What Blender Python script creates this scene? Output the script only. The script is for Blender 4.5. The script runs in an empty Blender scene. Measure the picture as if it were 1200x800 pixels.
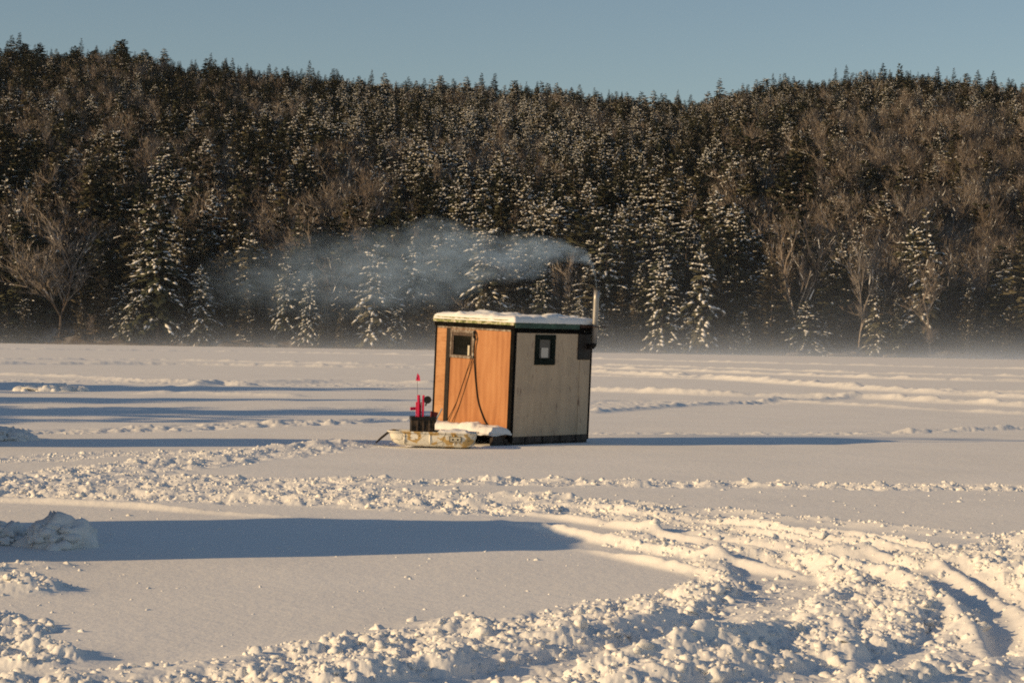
import bpy, math, random
import numpy as np
from mathutils import Matrix, Vector, noise as mnoise

PI = math.pi
scene = bpy.context.scene
COL = bpy.context.collection
RNG = np.random.default_rng(11)

# ------------------------------------------------------------------ camera model
F, H0, ROLL, V0 = 2400.0, 1.6, math.radians(0.9), 0.5     # focal (in 1200-px units), eye height
cr, sr = math.cos(ROLL), math.sin(ROLL)

def uv(px, py):
    dx, dy = px - 600.0, py - 400.0
    return dx * cr + dy * sr, -dx * sr + dy * cr

def ground(px, py):
    """where the line of sight through a photo point meets the ice"""
    u, v = uv(px, py)
    y = F * H0 / (v - V0)
    return np.array((u * y / F, y))

def at_depth(px, py, y):
    u, v = uv(px, py)
    return np.array((u * y / F, y, H0 - (v - V0) * y / F))

def pixel(x, y, z):
    u, v = x / y * F, (H0 - z) / y * F + V0
    return 600 + u * cr - v * sr, 400 + u * sr + v * cr

cam = bpy.data.cameras.new('camera')
cam.lens, cam.sensor_width, cam.clip_start, cam.clip_end = 72.0, 36.0, 0.1, 6000
co = bpy.data.objects.new('camera', cam)
COL.objects.link(co)
co.matrix_world = Matrix(((cr, -sr, 0, 0), (0, 0, -1, 0), (sr, cr, 0, H0), (0, 0, 0, 1)))
cam.shift_y = V0 / 1200.0
scene.camera = co

# ------------------------------------------------------------------ light
SUN_EL = math.radians(18.8)
SH_AZ = math.radians(21.5)                     # shadows run to +x and away
to_sun = Vector((-math.cos(SH_AZ) * math.cos(SUN_EL), -math.sin(SH_AZ) * math.cos(SUN_EL), math.sin(SUN_EL)))
sl = bpy.data.lights.new('sun', 'SUN')
sl.energy, sl.angle, sl.color = 4.5, math.radians(0.53), (1.0, 0.69, 0.355)
so = bpy.data.objects.new('sun', sl)
COL.objects.link(so)
so.rotation_euler = to_sun.to_track_quat('Z', 'Y').to_euler()
so.location = (-40, -20, 40)

world = bpy.data.worlds.new('World')
scene.world = world
world.use_nodes = True
nt = world.node_tree
bg = nt.nodes['Background']
sky = nt.nodes.new('ShaderNodeTexSky')
sky.sky_type = 'NISHITA'
sky.sun_disc = False
sky.sun_elevation = SUN_EL
sky.sun_rotation = math.atan2(to_sun.x, to_sun.y)
sky.air_density, sky.dust_density, sky.ozone_density = 1.0, 0.3, 1.0
nt.links.new(sky.outputs[0], bg.inputs[0])
bg.inputs[1].default_value = 0.080
scene.view_settings.view_transform = 'Standard'
scene.view_settings.look = 'None'
scene.view_settings.exposure = 0.0
scene.view_settings.gamma = 1.0
scene.render.engine = 'CYCLES'
scene.cycles.use_denoising = False
scene.cycles.filter_width = 1.9
scene.cycles.max_bounces = 6
scene.cycles.diffuse_bounces = 3
scene.cycles.volume_bounces = 1
scene.cycles.transparent_max_bounces = 8

# ------------------------------------------------------------------ materials
class NT:
    """tiny helper around a node tree"""
    def __init__(s, t): s.t = t
    def n(s, kind, **kw):
        x = s.t.nodes.new('ShaderNode' + kind)
        for k, v in kw.items():
            if k.startswith('i_'):
                key = k[2:]
                x.inputs[int(key) if key.isdigit() else key.replace('_', ' ')].default_value = v
            else: setattr(x, k, v)
        return x
    def l(s, a, b): s.t.links.new(a, b)
    def math(s, op, a, b=None, c=None):
        x = s.n('Math', operation=op)
        for i, q in enumerate((a, b, c)):
            if q is None: continue
            if isinstance(q, (int, float)): x.inputs[i].default_value = q
            else: s.l(q, x.inputs[i])
        return x.outputs[0]
    def noise(s, vec, scale, detail=3, rough=0.55):
        x = s.n('TexNoise'); x.inputs['Scale'].default_value = scale
        x.inputs['Detail'].default_value = detail; x.inputs['Roughness'].default_value = rough
        if vec is not None: s.l(vec, x.inputs['Vector'])
        return x.outputs['Fac']
    def ramp(s, fac, stops):
        x = s.n('ValToRGB'); e = x.color_ramp.elements
        while len(e) < len(stops): e.new(0.5)
        for el, (p, c) in zip(e, stops):
            el.position = p; el.color = (c[0], c[1], c[2], 1) if not isinstance(c, (int, float)) else (c, c, c, 1)
        s.l(fac, x.inputs[0]); return x.outputs[0]
    def mapping(s, vec, scale=(1, 1, 1), loc=(0, 0, 0)):
        x = s.n('Mapping'); x.inputs['Scale'].default_value = scale; x.inputs['Location'].default_value = loc
        s.l(vec, x.inputs['Vector']); return x.outputs[0]
    def mix(s, fac, a, b):
        x = s.n('Mix', data_type='RGBA')
        if isinstance(fac, (int, float)): x.inputs[0].default_value = fac
        else: s.l(fac, x.inputs[0])
        for i, q in ((6, a), (7, b)):
            if isinstance(q, tuple): x.inputs[i].default_value = (*q[:3], 1)
            else: s.l(q, x.inputs[i])
        return x.outputs[2]

def material(name, rough=0.8, color=(0.5, 0.5, 0.5), spec=0.3, metal=0.0):
    m = bpy.data.materials.new(name); m.use_nodes = True
    t = NT(m.node_tree)
    b = m.node_tree.nodes['Principled BSDF']
    b.inputs['Base Color'].default_value = (*color, 1)
    b.inputs['Roughness'].default_value = rough
    b.inputs['Specular IOR Level'].default_value = spec
    b.inputs['Metallic'].default_value = metal
    return m, t, b

def worn(name, c0, c1, scale=6.0, stretch=(1, 1, 1), rough=0.8, bump=0.0, spec=0.3, metal=0.0, lo=0.35, hi=0.7):
    m, t, b = material(name, rough, spec=spec, metal=metal)
    tc = t.n('TexCoord')
    v = t.mapping(tc.outputs['Object'], stretch)
    f = t.noise(v, scale, 5, 0.6)
    t.l(t.ramp(f, [(lo, c0), (hi, c1)]), b.inputs['Base Color'])
    if bump:
        bp = t.n('Bump'); bp.inputs['Strength'].default_value = 0.6; bp.inputs['Distance'].default_value = bump
        t.l(f, bp.inputs['Height']); t.l(bp.outputs[0], b.inputs['Normal'])
    return m

def snow_material(name, fine=True):
    m, t, b = material(name, 0.75, (0.84, 0.832, 0.812), spec=0.12)
    tc = t.n('TexCoord'); o = tc.outputs['Object']
    a = t.noise(o, 9.0, 2); c = t.noise(o, 34.0, 3, 0.6)
    h = t.math('ADD', t.math('MULTIPLY', a, 0.9), t.math('MULTIPLY', c, 0.5))
    bp = t.n('Bump'); bp.inputs['Strength'].default_value = 0.55
    bp.inputs['Distance'].default_value = 0.012 if fine else 0.02
    t.l(h, bp.inputs['Height']); t.l(bp.outputs[0], b.inputs['Normal'])
    big = t.noise(o, 0.5, 2)
    t.l(t.ramp(big, [(0.3, (0.81, 0.802, 0.782)), (0.7, (0.86, 0.852, 0.832))]), b.inputs['Base Color'])
    return m

M = {}
M['snow'] = snow_material('snow')
M['clod'] = snow_material('clod_snow')

def plywood(name, dark, mid, light, axis_scale, knots=True):
    m, t, b = material(name, 0.62, spec=0.25)
    tc = t.n('TexCoord'); o = tc.outputs['Object']
    v = t.mapping(o, axis_scale)
    warp = t.noise(v, 1.3, 3)
    grain = t.noise(v, 5.0, 6, 0.68)
    wv = t.n('TexWave', wave_type='BANDS', bands_direction='Y'); wv.inputs['Scale'].default_value = 1.7
    wv.inputs['Distortion'].default_value = 7.0; wv.inputs['Detail'].default_value = 3.0
    t.l(v, wv.inputs['Vector'])
    f = t.math('ADD', t.math('MULTIPLY', grain, 0.55), t.math('ADD', t.math('MULTIPLY', wv.outputs['Fac'], 0.10), t.math('MULTIPLY', warp, 0.36)))
    col = t.ramp(f, [(0.32, dark), (0.52, mid), (0.74, light)])
    blot = t.noise(o, 2.2, 4)
    col = t.mix(t.ramp(blot, [(0.56, 0.0), (0.72, 0.5)]), col, dark)
    if knots:
        vo = t.n('TexVoronoi'); vo.inputs['Scale'].default_value = 1.9; t.l(t.mapping(o, (1, 1, 0.8), (0.3, 0.2, 0.7)), vo.inputs['Vector'])
        col = t.mix(t.ramp(vo.outputs['Distance'], [(0.03, 0.75), (0.075, 0.0)]), col, tuple(c * 0.5 for c in dark))
    t.l(col, b.inputs['Base Color'])
    bp = t.n('Bump'); bp.inputs['Strength'].default_value = 0.3; bp.inputs['Distance'].default_value = 0.004
    t.l(grain, bp.inputs['Height']); t.l(bp.outputs[0], b.inputs['Normal'])
    return m

M['ply_orange'] = plywood('orange_plywood', (0.30, 0.115, 0.042), (0.45, 0.20, 0.08), (0.53, 0.26, 0.115), (1, 1.6, 0.3))
M['ply_plank'] = plywood('plank_wood', (0.36, 0.16, 0.06), (0.50, 0.25, 0.11), (0.58, 0.32, 0.155), (1, 0.8, 5.0), False)

def side_ply():
    m, t, b = material('weathered_plywood', 0.75, spec=0.2)
    o = t.n('TexCoord').outputs['Object']
    v = t.mapping(o, (2.2, 1, 0.35))
    g = t.noise(v, 3.0, 6, 0.6)
    col = t.ramp(g, [(0.3, (0.455, 0.36, 0.255)), (0.55, (0.52, 0.41, 0.292)), (0.8, (0.57, 0.455, 0.325))])
    blot = t.noise(o, 3.0, 5, 0.6)
    col = t.mix(t.ramp(blot, [(0.5, 0.0), (0.75, 0.55)]), col, (0.33, 0.27, 0.22))
    drip = t.noise(t.mapping(o, (11, 1, 2.4), (3, 0, 1)), 1.8, 3)
    col = t.mix(t.ramp(drip, [(0.60, 0.0), (0.70, 0.8)]), col, (0.17, 0.11, 0.085))
    t.l(col, b.inputs['Base Color'])
    return m
M['ply_side'] = side_ply()
M['tar'] = worn('black_trim', (0.005, 0.005, 0.005), (0.012, 0.0115, 0.011), 9, rough=0.9, spec=0.04)
M['tar_brown'] = worn('dark_strip', (0.010, 0.007, 0.006), (0.026, 0.018, 0.013), 9, rough=0.75)
M['green'] = worn('green_paint', (0.02, 0.05, 0.04), (0.05, 0.115, 0.08), 8, (1, 1, 2), rough=0.6)
M['green_dark'] = worn('dark_green_paint', (0.006, 0.010, 0.008), (0.014, 0.020, 0.016), 8, rough=0.8, spec=0.08)
def peeling():
    m, t, b = material('peeling_fascia', 0.75)
    o = t.n('TexCoord').outputs['Object']
    g = t.noise(t.mapping(o, (1, 2.2, 5)), 7.0, 5, 0.65)
    col = t.ramp(g, [(0.36, (0.05, 0.035, 0.025)), (0.44, (0.16, 0.19, 0.07)), (0.52, (0.30, 0.32, 0.14)), (0.60, (0.62, 0.56, 0.46))])
    t.l(col, b.inputs['Base Color']); return m
M['peel'] = peeling()
M['whitewood'] = worn('chipped_white_wood', (0.16, 0.12, 0.09), (0.50, 0.46, 0.40), 16, (1, 1, 1), rough=0.75, lo=0.45, hi=0.72)
M['oldwood'] = worn('old_wood', (0.05, 0.036, 0.027), (0.15, 0.11, 0.085), 7, (1, 4, 4), rough=0.85)
M['skid'] = worn('skid_wood', (0.035, 0.028, 0.024), (0.12, 0.095, 0.08), 6, (3, 3, 1), rough=0.85)
M['galv'] = worn('galvanised_metal', (0.25, 0.24, 0.228), (0.38, 0.368, 0.348), 14, (1, 1, 0.3), rough=0.42, metal=0.55)
M['soot'] = worn('sooty_metal', (0.008, 0.008, 0.008), (0.03, 0.022, 0.018), 8, rough=0.6)
M['rust'] = worn('rusty_metal', (0.02, 0.012, 0.01), (0.10, 0.045, 0.025), 8, rough=0.7)
M['glass'] = material('window_glass', 0.04, (0.010, 0.011, 0.010), spec=0.3)[0]
M['glass_side'] = material('window_glass_cool', 0.12, (0.05, 0.055, 0.055), spec=0.6)[0]
M['paper'] = material('paper', 0.9, (0.55, 0.52, 0.47))[0]
M['cord'] = material('cord', 0.8, (0.02, 0.014, 0.01))[0]
M['pink'] = material('fluorescent_pink', 0.6, (0.75, 0.025, 0.10))[0]
M['red'] = material('red_paint', 0.5, (0.45, 0.03, 0.03))[0]
M['redwood'] = material('red_brown', 0.6, (0.20, 0.03, 0.025))[0]
M['bluegrey'] = material('pale_blue_stick', 0.5, (0.25, 0.36, 0.42))[0]
M['black'] = material('black_plastic', 0.5, (0.012, 0.012, 0.012))[0]
M['cream'] = material('cream', 0.7, (0.6, 0.55, 0.42))[0]
M['box'] = worn('dark_crate', (0.012, 0.010, 0.008), (0.085, 0.06, 0.04), 14, rough=0.7, lo=0.45, hi=0.65)
def camo():
    m, t, b = material('camouflage', 0.5, spec=0.35)
    o = t.n('TexCoord').outputs['Object']
    a = t.noise(t.mapping(o, (1, 1, 1.3)), 5.2, 2, 0.45)
    col = t.ramp(a, [(0.0, (0.80, 0.77, 0.68)), (0.55, (0.78, 0.74, 0.63)), (0.565, (0.58, 0.40, 0.16)), (0.69, (0.50, 0.34, 0.14)), (0.70, (0.82, 0.79, 0.70))])
    vo = t.n('TexVoronoi', feature='DISTANCE_TO_EDGE'); vo.inputs['Scale'].default_value = 3.2
    wv = t.noise(o, 4.0, 2)
    mp = t.n('VectorMath', operation='ADD'); t.l(o, mp.inputs[0]); t.l(wv, mp.inputs[1]); t.l(mp.outputs[0], vo.inputs['Vector'])
    col = t.mix(t.ramp(vo.outputs['Distance'], [(0.008, 0.8), (0.018, 0.0)]), col, (0.10, 0.075, 0.045))
    t.l(col, b.inputs['Base Color']); return m
M['camo'] = camo()

# ------------------------------------------------------------------ mesh helpers
def mesh_from(name, V, F, mats, midx=None, smooth=False):
    """V n x 3, F m x 3 or m x 4 (numpy)"""
    V = np.ascontiguousarray(V, dtype=np.float32); F = np.ascontiguousarray(F, dtype=np.int32)
    me = bpy.data.meshes.new(name)
    k = F.shape[1]
    me.vertices.add(len(V)); me.vertices.foreach_set('co', V.ravel())
    me.loops.add(F.size); me.loops.foreach_set('vertex_index', F.ravel())
    me.polygons.add(len(F))
    me.polygons.foreach_set('loop_start', np.arange(0, F.size, k, dtype=np.int32))
    for m in mats: me.materials.append(m)
    if midx is not None: me.polygons.foreach_set('material_index', np.ascontiguousarray(midx, dtype=np.int32))
    if smooth: me.polygons.foreach_set('use_smooth', np.ones(len(F), dtype=bool))
    me.update(calc_edges=True)
    return me

def link(name, data, parent=None):
    o = bpy.data.objects.new(name, data); COL.objects.link(o)
    if parent: o.parent = parent
    return o

def tag(o, label=None, cat=None, group=None, kind=None):
    for k, v in (('label', label), ('category', cat), ('group', group), ('kind', kind)):
        if v: o[k] = v
    return o

def empty(name, loc=(0, 0, 0), rot=(0, 0, 0), **kw):
    o = bpy.data.objects.new(name, None); COL.objects.link(o)
    o.location = loc; o.rotation_euler = rot; o.empty_display_size = 0.3
    return tag(o, **kw)

class MB:
    def __init__(s): s.v, s.f = [], []
    def add(s, vs, fs):
        b = len(s.v); s.v += [tuple(p) for p in vs]; s.f += [tuple(i + b for i in f) for f in fs]; return s
    def box(s, a, b):
        (x0, y0, z0), (x1, y1, z1) = a, b
        return s.add([(x0, y0, z0), (x1, y0, z0), (x1, y1, z0), (x0, y1, z0), (x0, y0, z1), (x1, y0, z1), (x1, y1, z1), (x0, y1, z1)],
                     [(0, 3, 2, 1), (4, 5, 6, 7), (0, 1, 5, 4), (1, 2, 6, 5), (2, 3, 7, 6), (3, 0, 4, 7)])
    def tube(s, pts, r, n=8, cap=True):
        pts = [Vector(p) for p in pts]; rs = r if isinstance(r, (list, tuple)) else [r] * len(pts)
        vs, fs = [], []
        for i, p in enumerate(pts):
            d = (pts[min(i + 1, len(pts) - 1)] - pts[max(i - 1, 0)]).normalized()
            a = d.cross(Vector((0.13, 0.2, 1)) if abs(d.z) < 0.9 else Vector((1, 0.1, 0))).normalized(); b = d.cross(a)
            for k in range(n):
                t = 2 * PI * k / n; vs.append(p + (a * math.cos(t) + b * math.sin(t)) * rs[i])
        for i in range(len(pts) - 1):
            for k in range(n):
                k2 = (k + 1) % n; fs.append((i * n + k, i * n + k2, (i + 1) * n + k2, (i + 1) * n + k))
        if cap: fs += [tuple(range(n))[::-1], tuple(range((len(pts) - 1) * n, len(pts) * n))]
        return s.add(vs, fs)
    def build(s, name, mat, parent=None, bevel=0.0, smooth=False, segs=2):
        me = bpy.data.meshes.new(name); me.from_pydata(s.v, [], s.f); me.update()
        for m in (mat if isinstance(mat, list) else [mat]): me.materials.append(m)
        if smooth: me.polygons.foreach_set('use_smooth', [True] * len(me.polygons))
        o = link(name, me, parent)
        if bevel:
            md = o.modifiers.new('bevel', 'BEVEL'); md.width = bevel; md.segments = segs; md.limit_method = 'ANGLE'
        return o

# ------------------------------------------------------------------ numpy noise
def _hash(ix, iy, seed):
    h = (ix.astype(np.int64) * 374761393 + iy.astype(np.int64) * 668265263 + seed * 982451653) & 0xFFFFFFFF
    h = ((h ^ (h >> 13)) * 1274126177) & 0xFFFFFFFF
    h = (h ^ (h >> 16)) & 0xFFFFFFFF
    return h.astype(np.float64) / 4294967295.0

def vnoise(x, y, seed=0):
    ix, iy = np.floor(x), np.floor(y); fx, fy = x - ix, y - iy
    ix, iy = ix.astype(np.int64), iy.astype(np.int64)
    fx = fx * fx * (3 - 2 * fx); fy = fy * fy * (3 - 2 * fy)
    a, b = _hash(ix, iy, seed), _hash(ix + 1, iy, seed)
    c, d = _hash(ix, iy + 1, seed), _hash(ix + 1, iy + 1, seed)
    return (a + (b - a) * fx) * (1 - fy) + (c + (d - c) * fx) * fy

def fbm(x, y, octs=4, seed=0):
    s, a, n = 0.0, 1.0, 0.0
    for i in range(octs):
        s = s + a * vnoise(x * 2 ** i + 17.3 * i, y * 2 ** i - 9.1 * i, seed + i); n += a; a *= 0.5
    return s / n

def lumps(x, y, cell, seed, fill=0.75):
    """height of rounded clods of about the given size strewn over the plane"""
    gx, gy = x / cell, y / cell
    ix, iy = np.floor(gx).astype(np.int64), np.floor(gy).astype(np.int64)
    h = np.zeros_like(x)
    for dx in (-1, 0, 1):
        for dy in (-1, 0, 1):
            cx, cy = ix + dx, iy + dy
            px, py = cx + _hash(cx, cy, seed), cy + _hash(cx, cy, seed + 1)
            r = 0.28 + 0.62 * _hash(cx, cy, seed + 2) ** 2
            on = _hash(cx, cy, seed + 3) < fill
            q = 1 - ((gx - px) ** 2 + (gy - py) ** 2) / (r * r)
            h = np.maximum(h, np.where(on & (q > 0), np.maximum(q, 0) ** 0.8 * r, 0))
    return h * cell

def smooth(e0, e1, x):
    t = np.clip((x - e0) / (e1 - e0), 0, 1); return t * t * (3 - 2 * t)

def px_line(pts):
    """track through points on the ice; one that leaves the view runs on beyond it"""
    P = [ground(*p) for p in pts]
    if pts[-1][0] >= 1185 and pts[-1][0] - pts[-2][0] > 40: P += [P[-1] + (P[-1] - P[-2]) * k for k in (0.8, 1.6, 2.4)]
    if pts[0][0] <= -35 and pts[1][0] - pts[0][0] > 40: P = [P[0] - (P[1] - P[0]) * k for k in (1.6, 0.8)] + P
    return np.array(P)

def densify(P, step=0.5):
    """Catmull-Rom through the points"""
    P = np.asarray(P, float); Q = np.vstack([2 * P[0] - P[1], P, 2 * P[-1] - P[-2]])
    out = []
    for i in range(1, len(Q) - 2):
        n = max(2, min(14, int(np.linalg.norm(Q[i + 1] - Q[i]) / step)))
        for k in range(n):
            t = k / n
            out.append(0.5 * (2 * Q[i] + (Q[i + 1] - Q[i - 1]) * t + (2 * Q[i - 1] - 5 * Q[i] + 4 * Q[i + 1] - Q[i + 2]) * t * t + (3 * Q[i] - Q[i - 1] - 3 * Q[i + 1] + Q[i + 2]) * t ** 3))
    out.append(P[-1]); return np.array(out)

def line_dist(X, Y, P, reach):
    """signed distance to a polyline for the points within reach; (index, distance)"""
    lo, hi = P.min(0) - reach, P.max(0) + reach
    idx = np.nonzero((X > lo[0]) & (X < hi[0]) & (Y > lo[1]) & (Y < hi[1]))[0]
    best = np.full(len(idx), 1e9); sign = np.ones(len(idx))
    xs, ys = X[idx], Y[idx]
    for a, b in zip(P[:-1], P[1:]):
        d = b - a; L2 = d @ d + 1e-12
        sel = np.nonzero((xs > min(a[0], b[0]) - reach) & (xs < max(a[0], b[0]) + reach) & (ys > min(a[1], b[1]) - reach) & (ys < max(a[1], b[1]) + reach))[0]
        if not len(sel): continue
        wx, wy = xs[sel] - a[0], ys[sel] - a[1]
        t = np.clip((wx * d[0] + wy * d[1]) / L2, 0, 1)
        q = np.hypot(wx - t * d[0], wy - t * d[1])
        up = q < best[sel]
        best[sel] = np.where(up, q, best[sel])
        sign[sel] = np.where(up, np.sign(wx * d[1] - wy * d[0]), sign[sel])
    k = best < reach
    return idx[k], best[k], sign[k]

# ------------------------------------------------------------------ snow on the lake
tc = np.concatenate([np.linspace(-0.75, -0.285, 170, endpoint=False), np.linspace(-0.285, 0.285, 1010), np.linspace(0.285, 0.75, 171)[1:]])
ys_ = [8.2]
while ys_[-1] < 349.0: ys_.append(ys_[-1] + max(0.013, 0.013 + 0.0027 * (ys_[-1] - 8.6)))
rowy = np.array(ys_)
T, YY = np.meshgrid(tc, rowy)
X, Y = (T * YY).ravel(), YY.ravel()
NR, NC = len(rowy), len(tc)
Z = 0.05 * (fbm(X * 0.11, Y * 0.11, 3, 5) - 0.5) + 0.018 * (fbm(X * 0.8, Y * 0.8, 3, 8) - 0.5)
mask = np.zeros_like(Z)            # how churned up the snow is
amp = np.zeros_like(Z)

LANE = np.zeros_like(Z)
def lane(P, w, h):
    """the clean pressed lip of a track"""
    P = densify(P, 0.3)
    i, d, s = line_dist(X, Y, P, w * 3)
    n = fbm(X[i] * 1.2, Y[i] * 1.2, 3, 147); n2 = fbm(X[i] * 7, Y[i] * 7, 3, 148)
    g = np.exp(-(d / w) ** 2)
    e = np.minimum(np.hypot(X[i] - P[0][0], Y[i] - P[0][1]), np.hypot(X[i] - P[-1][0], Y[i] - P[-1][1]))
    LANE[i] = np.maximum(LANE[i], h * g * (0.35 + 1.0 * n + 0.5 * (n2 - 0.5)) * smooth(0, 2.0, e))
    k = 1 - 0.55 * np.exp(-(d / (1.2 * w)) ** 2) * smooth(0.3, 0.6, fbm(X[i] * 1.7, Y[i] * 1.7, 2, 149) + 0.12)
    mask[i] *= k; amp[i] *= k

def churn(P, w, a=1.0, base=0.0):
    P = densify(P)
    i, d, s = line_dist(X, Y, P, w * 1.8)
    e = d + w * 0.7 * (fbm(X[i] / w * 1.1, Y[i] / w * 1.1, 3, 31) - 0.5)
    m = 1 - smooth(w * 0.55, w * 1.05, e)
    mask[i] = np.maximum(mask[i], m); amp[i] = np.maximum(amp[i], m * a); Z[i] += base * m

def ridge(P, w, h, rough=0.6):
    P = densify(P)
    i, d, s = line_dist(X, Y, P, w * 3)
    n = fbm(X[i] / w * 0.6, Y[i] / w * 0.6, 3, 47)
    g = np.exp(-(d / w) ** 2)
    h = h * 0.42
    Z[i] += h * g * (1 - rough + 2 * rough * n)
    mask[i] = np.maximum(mask[i], g * rough * 0.7); amp[i] = np.maximum(amp[i], g * rough * min(1.0, h * 4))

def track(P, w, depth, berm, rough=0.5):
    """a snowmobile track: pressed trough with a thrown-up bank along either side"""
    P = densify(P); depth, berm = depth * 0.38, berm * 0.3
    i, d, s = line_dist(X, Y, P, w * 2.2)
    n = fbm(X[i] * 1.3, Y[i] * 1.3, 3, 71)
    Z[i] += -depth * (1 - smooth(w * 0.36, w * 0.56, d)) + berm * np.exp(-((d - w * 0.68) / (w * 0.2)) ** 2) * (1 - rough + 2 * rough * n)
    b = np.exp(-((d - w * 0.72) / (w * 0.26)) ** 2)
    mask[i] = np.maximum(mask[i] * np.where(d < w * 0.42, 0.25, 1), b * rough); amp[i] = np.maximum(amp[i] * np.where(d < w * 0.42, 0.3, 1), b * rough * 0.6)

# the trampled near edge: everything on the camera's side of this curve
edge = densify(px_line([(-260, 800), (-60, 792), (60, 794), (170, 792), (260, 782), (340, 764), (430, 746), (530, 726), (640, 713), (750, 700), (830, 684), (930, 668), (1060, 644), (1200, 622), (1420, 600)]), 0.3)
ye = np.interp(X, edge[:, 0], edge[:, 1])
below = smooth(-0.12, 0.35, ye - Y + 0.7 * (fbm(X * 1.6, Y * 1.6, 4, 3) - 0.5))
mask = np.maximum(mask, below); amp = np.maximum(amp, below * 0.68)
Z += below * 0.04 * (fbm(X * 0.9, Y * 0.9, 2, 15) * 2 - 0.8)
# left edge, kicked-up snow
churn(px_line([(-200, 676), (-60, 680), (10, 684), (30, 690)]), 0.38, 0.8, 0.02)
churn(px_line([(-200, 720), (-40, 728), (26, 740)]), 0.26, 0.8, 0.02)
churn(px_line([(-120, 762), (10, 774), (30, 778)]), 0.3, 0.8, 0.03)
ridge(px_line([(-160, 668), (-20, 668), (38, 664)]), 0.22, 0.12)
ridge(px_line([(-160, 700), (-20, 697), (56, 694)]), 0.15, 0.12)
ridge(px_line([(-160, 775), (20, 772), (60, 776)]), 0.2, 0.16)
# banks and ruts of the near edge
ridge(px_line([(60, 800), (180, 796), (300, 780), (420, 757), (540, 736)]), 0.25, 0.09)
ridge(px_line([(420, 790), (540, 765), (680, 735), (840, 705)]), 0.3, 0.12)
track(px_line([(330, 838), (520, 806), (690, 776), (840, 742), (920, 690), (900, 660)]), 0.62, 0.10, 0.09, 0.8)
track(px_line([(760, 830), (960, 800), (1120, 760), (1150, 700), (1050, 668), (930, 650), (800, 628)]), 0.62, 0.09, 0.11, 0.7)
track(px_line([(1000, 860), (1180, 800), (1210, 730), (1120, 680), (1010, 655)]), 0.6, 0.06, 0.09, 0.7)
ridge(px_line([(760, 800), (850, 784), (905, 752)]), 0.26, 0.12, 0.3)
ridge(px_line([(1010, 690), (1110, 672), (1260, 660)]), 0.35, 0.13)
ridge(px_line([(900, 722), (1000, 706), (1080, 716)]), 0.25, 0.12)
# tracks sweeping away from the near edge to the middle distance
churn(px_line([(640, 590), (760, 600), (900, 620), (1040, 640), (1230, 655)]), 0.55, 0.45)
churn(px_line([(780, 640), (900, 655), (1040, 665), (1230, 668)]), 0.5, 0.5)
churn(px_line([(520, 588), (640, 596), (720, 606)]), 0.5, 0.5)
lane(px_line([(655, 638), (740, 655), (830, 676), (930, 704)]), 0.065, 0.075)
lane(px_line([(560, 605), (680, 630), (800, 650), (930, 670), (1060, 694)]), 0.075, 0.085)
lane(px_line([(540, 594), (650, 606), (780, 626), (900, 643), (1030, 658)]), 0.07, 0.075)
lane(px_line([(520, 588), (660, 594), (800, 608), (960, 632), (1100, 652), (1260, 668)]), 0.085, 0.09)
ridge(px_line([(600, 584), (720, 591), (850, 599), (980, 612), (1100, 624), (1240, 636)]), 0.2, 0.10, 0.8)
lane(px_line([(700, 612), (860, 640), (1000, 674), (1090, 706), (1150, 752), (1170, 820)]), 0.065, 0.055)
lane(px_line([(780, 606), (930, 632), (1060, 660), (1170, 702), (1240, 770)]), 0.065, 0.06)
lane(px_line([(900, 612), (1040, 634), (1160, 664), (1270, 720)]), 0.065, 0.065)
lane(px_line([(925, 698), (985, 736), (1000, 778), (960, 830)]), 0.06, 0.045)
lane(px_line([(480, 812), (640, 800), (780, 786), (880, 764), (922, 732)]), 0.11, 0.12)
lane(px_line([(520, 770), (660, 752), (790, 730), (880, 706)]), 0.08, 0.06)
# the long bank in front of the shack
churn(px_line([(-240, 560), (-40, 566), (120, 572), (300, 577), (440, 584)]), 1.6, 0.7, 0.02)
churn(px_line([(-240, 580), (-60, 580), (110, 581), (260, 585), (420, 590), (560, 596)]), 0.7, 0.8, 0.02)
lane(px_line([(-200, 585), (0, 589), (160, 596), (330, 606), (450, 607)]), 0.08, 0.055)
lane(px_line([(60, 574), (220, 584), (400, 592), (560, 600)]), 0.09, 0.05)
churn(px_line([(200, 562), (420, 565), (600, 565), (800, 567), (1000, 569), (1260, 571)]), 0.62, 0.75, 0.02)
ridge(px_line([(380, 580), (520, 582), (640, 588), (760, 598)]), 0.3, 0.11, 0.6)
# bank from the sled towards the sunny side
churn(px_line([(420, 519), (350, 526), (250, 540), (140, 552), (0, 562), (-160, 570)]), 0.8, 0.65, 0.02)
ridge(px_line([(400, 522), (330, 527), (230, 541), (120, 553)]), 0.4, 0.14)
churn(px_line([(-160, 545), (0, 540), (120, 532), (260, 528)]), 0.7, 0.35)
churn(px_line([(470, 491), (380, 494), (270, 499), (120, 505), (-60, 508)]), 0.9, 0.75)
ridge(px_line([(470, 491), (380, 494), (270, 499), (120, 505)]), 0.45, 0.1)
# far tracks and banks
def far(P, w, h, rough=0.8): ridge(px_line(P), w * 0.42, h * 1.35, rough * 0.8)
far([(-60, 452), (40, 452), (110, 456), (200, 457)], 1.2, 0.2)
far([(-60, 438), (60, 441), (180, 446), (290, 448), (400, 447), (500, 449)], 1.2, 0.2)
far([(180, 462), (260, 463), (340, 465)], 1.0, 0.18)
far([(230, 452), (260, 449), (285, 451)], 1.0, 0.3)
churn(px_line([(-80, 444), (120, 446), (300, 450), (420, 450)]), 3.0, 0.7)
far([(-60, 427), (200, 428), (400, 431), (620, 434), (800, 440)], 1.1, 0.3)
far([(-60, 421), (200, 423), (420, 427), (620, 430)], 1.2, 0.26)
far([(-60, 409), (300, 413), (620, 419), (900, 426), (1260, 434)], 2.0, 0.34)
far([(640, 430), (800, 435), (960, 441), (1100, 446), (1260, 449)], 1.3, 0.3)
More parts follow.
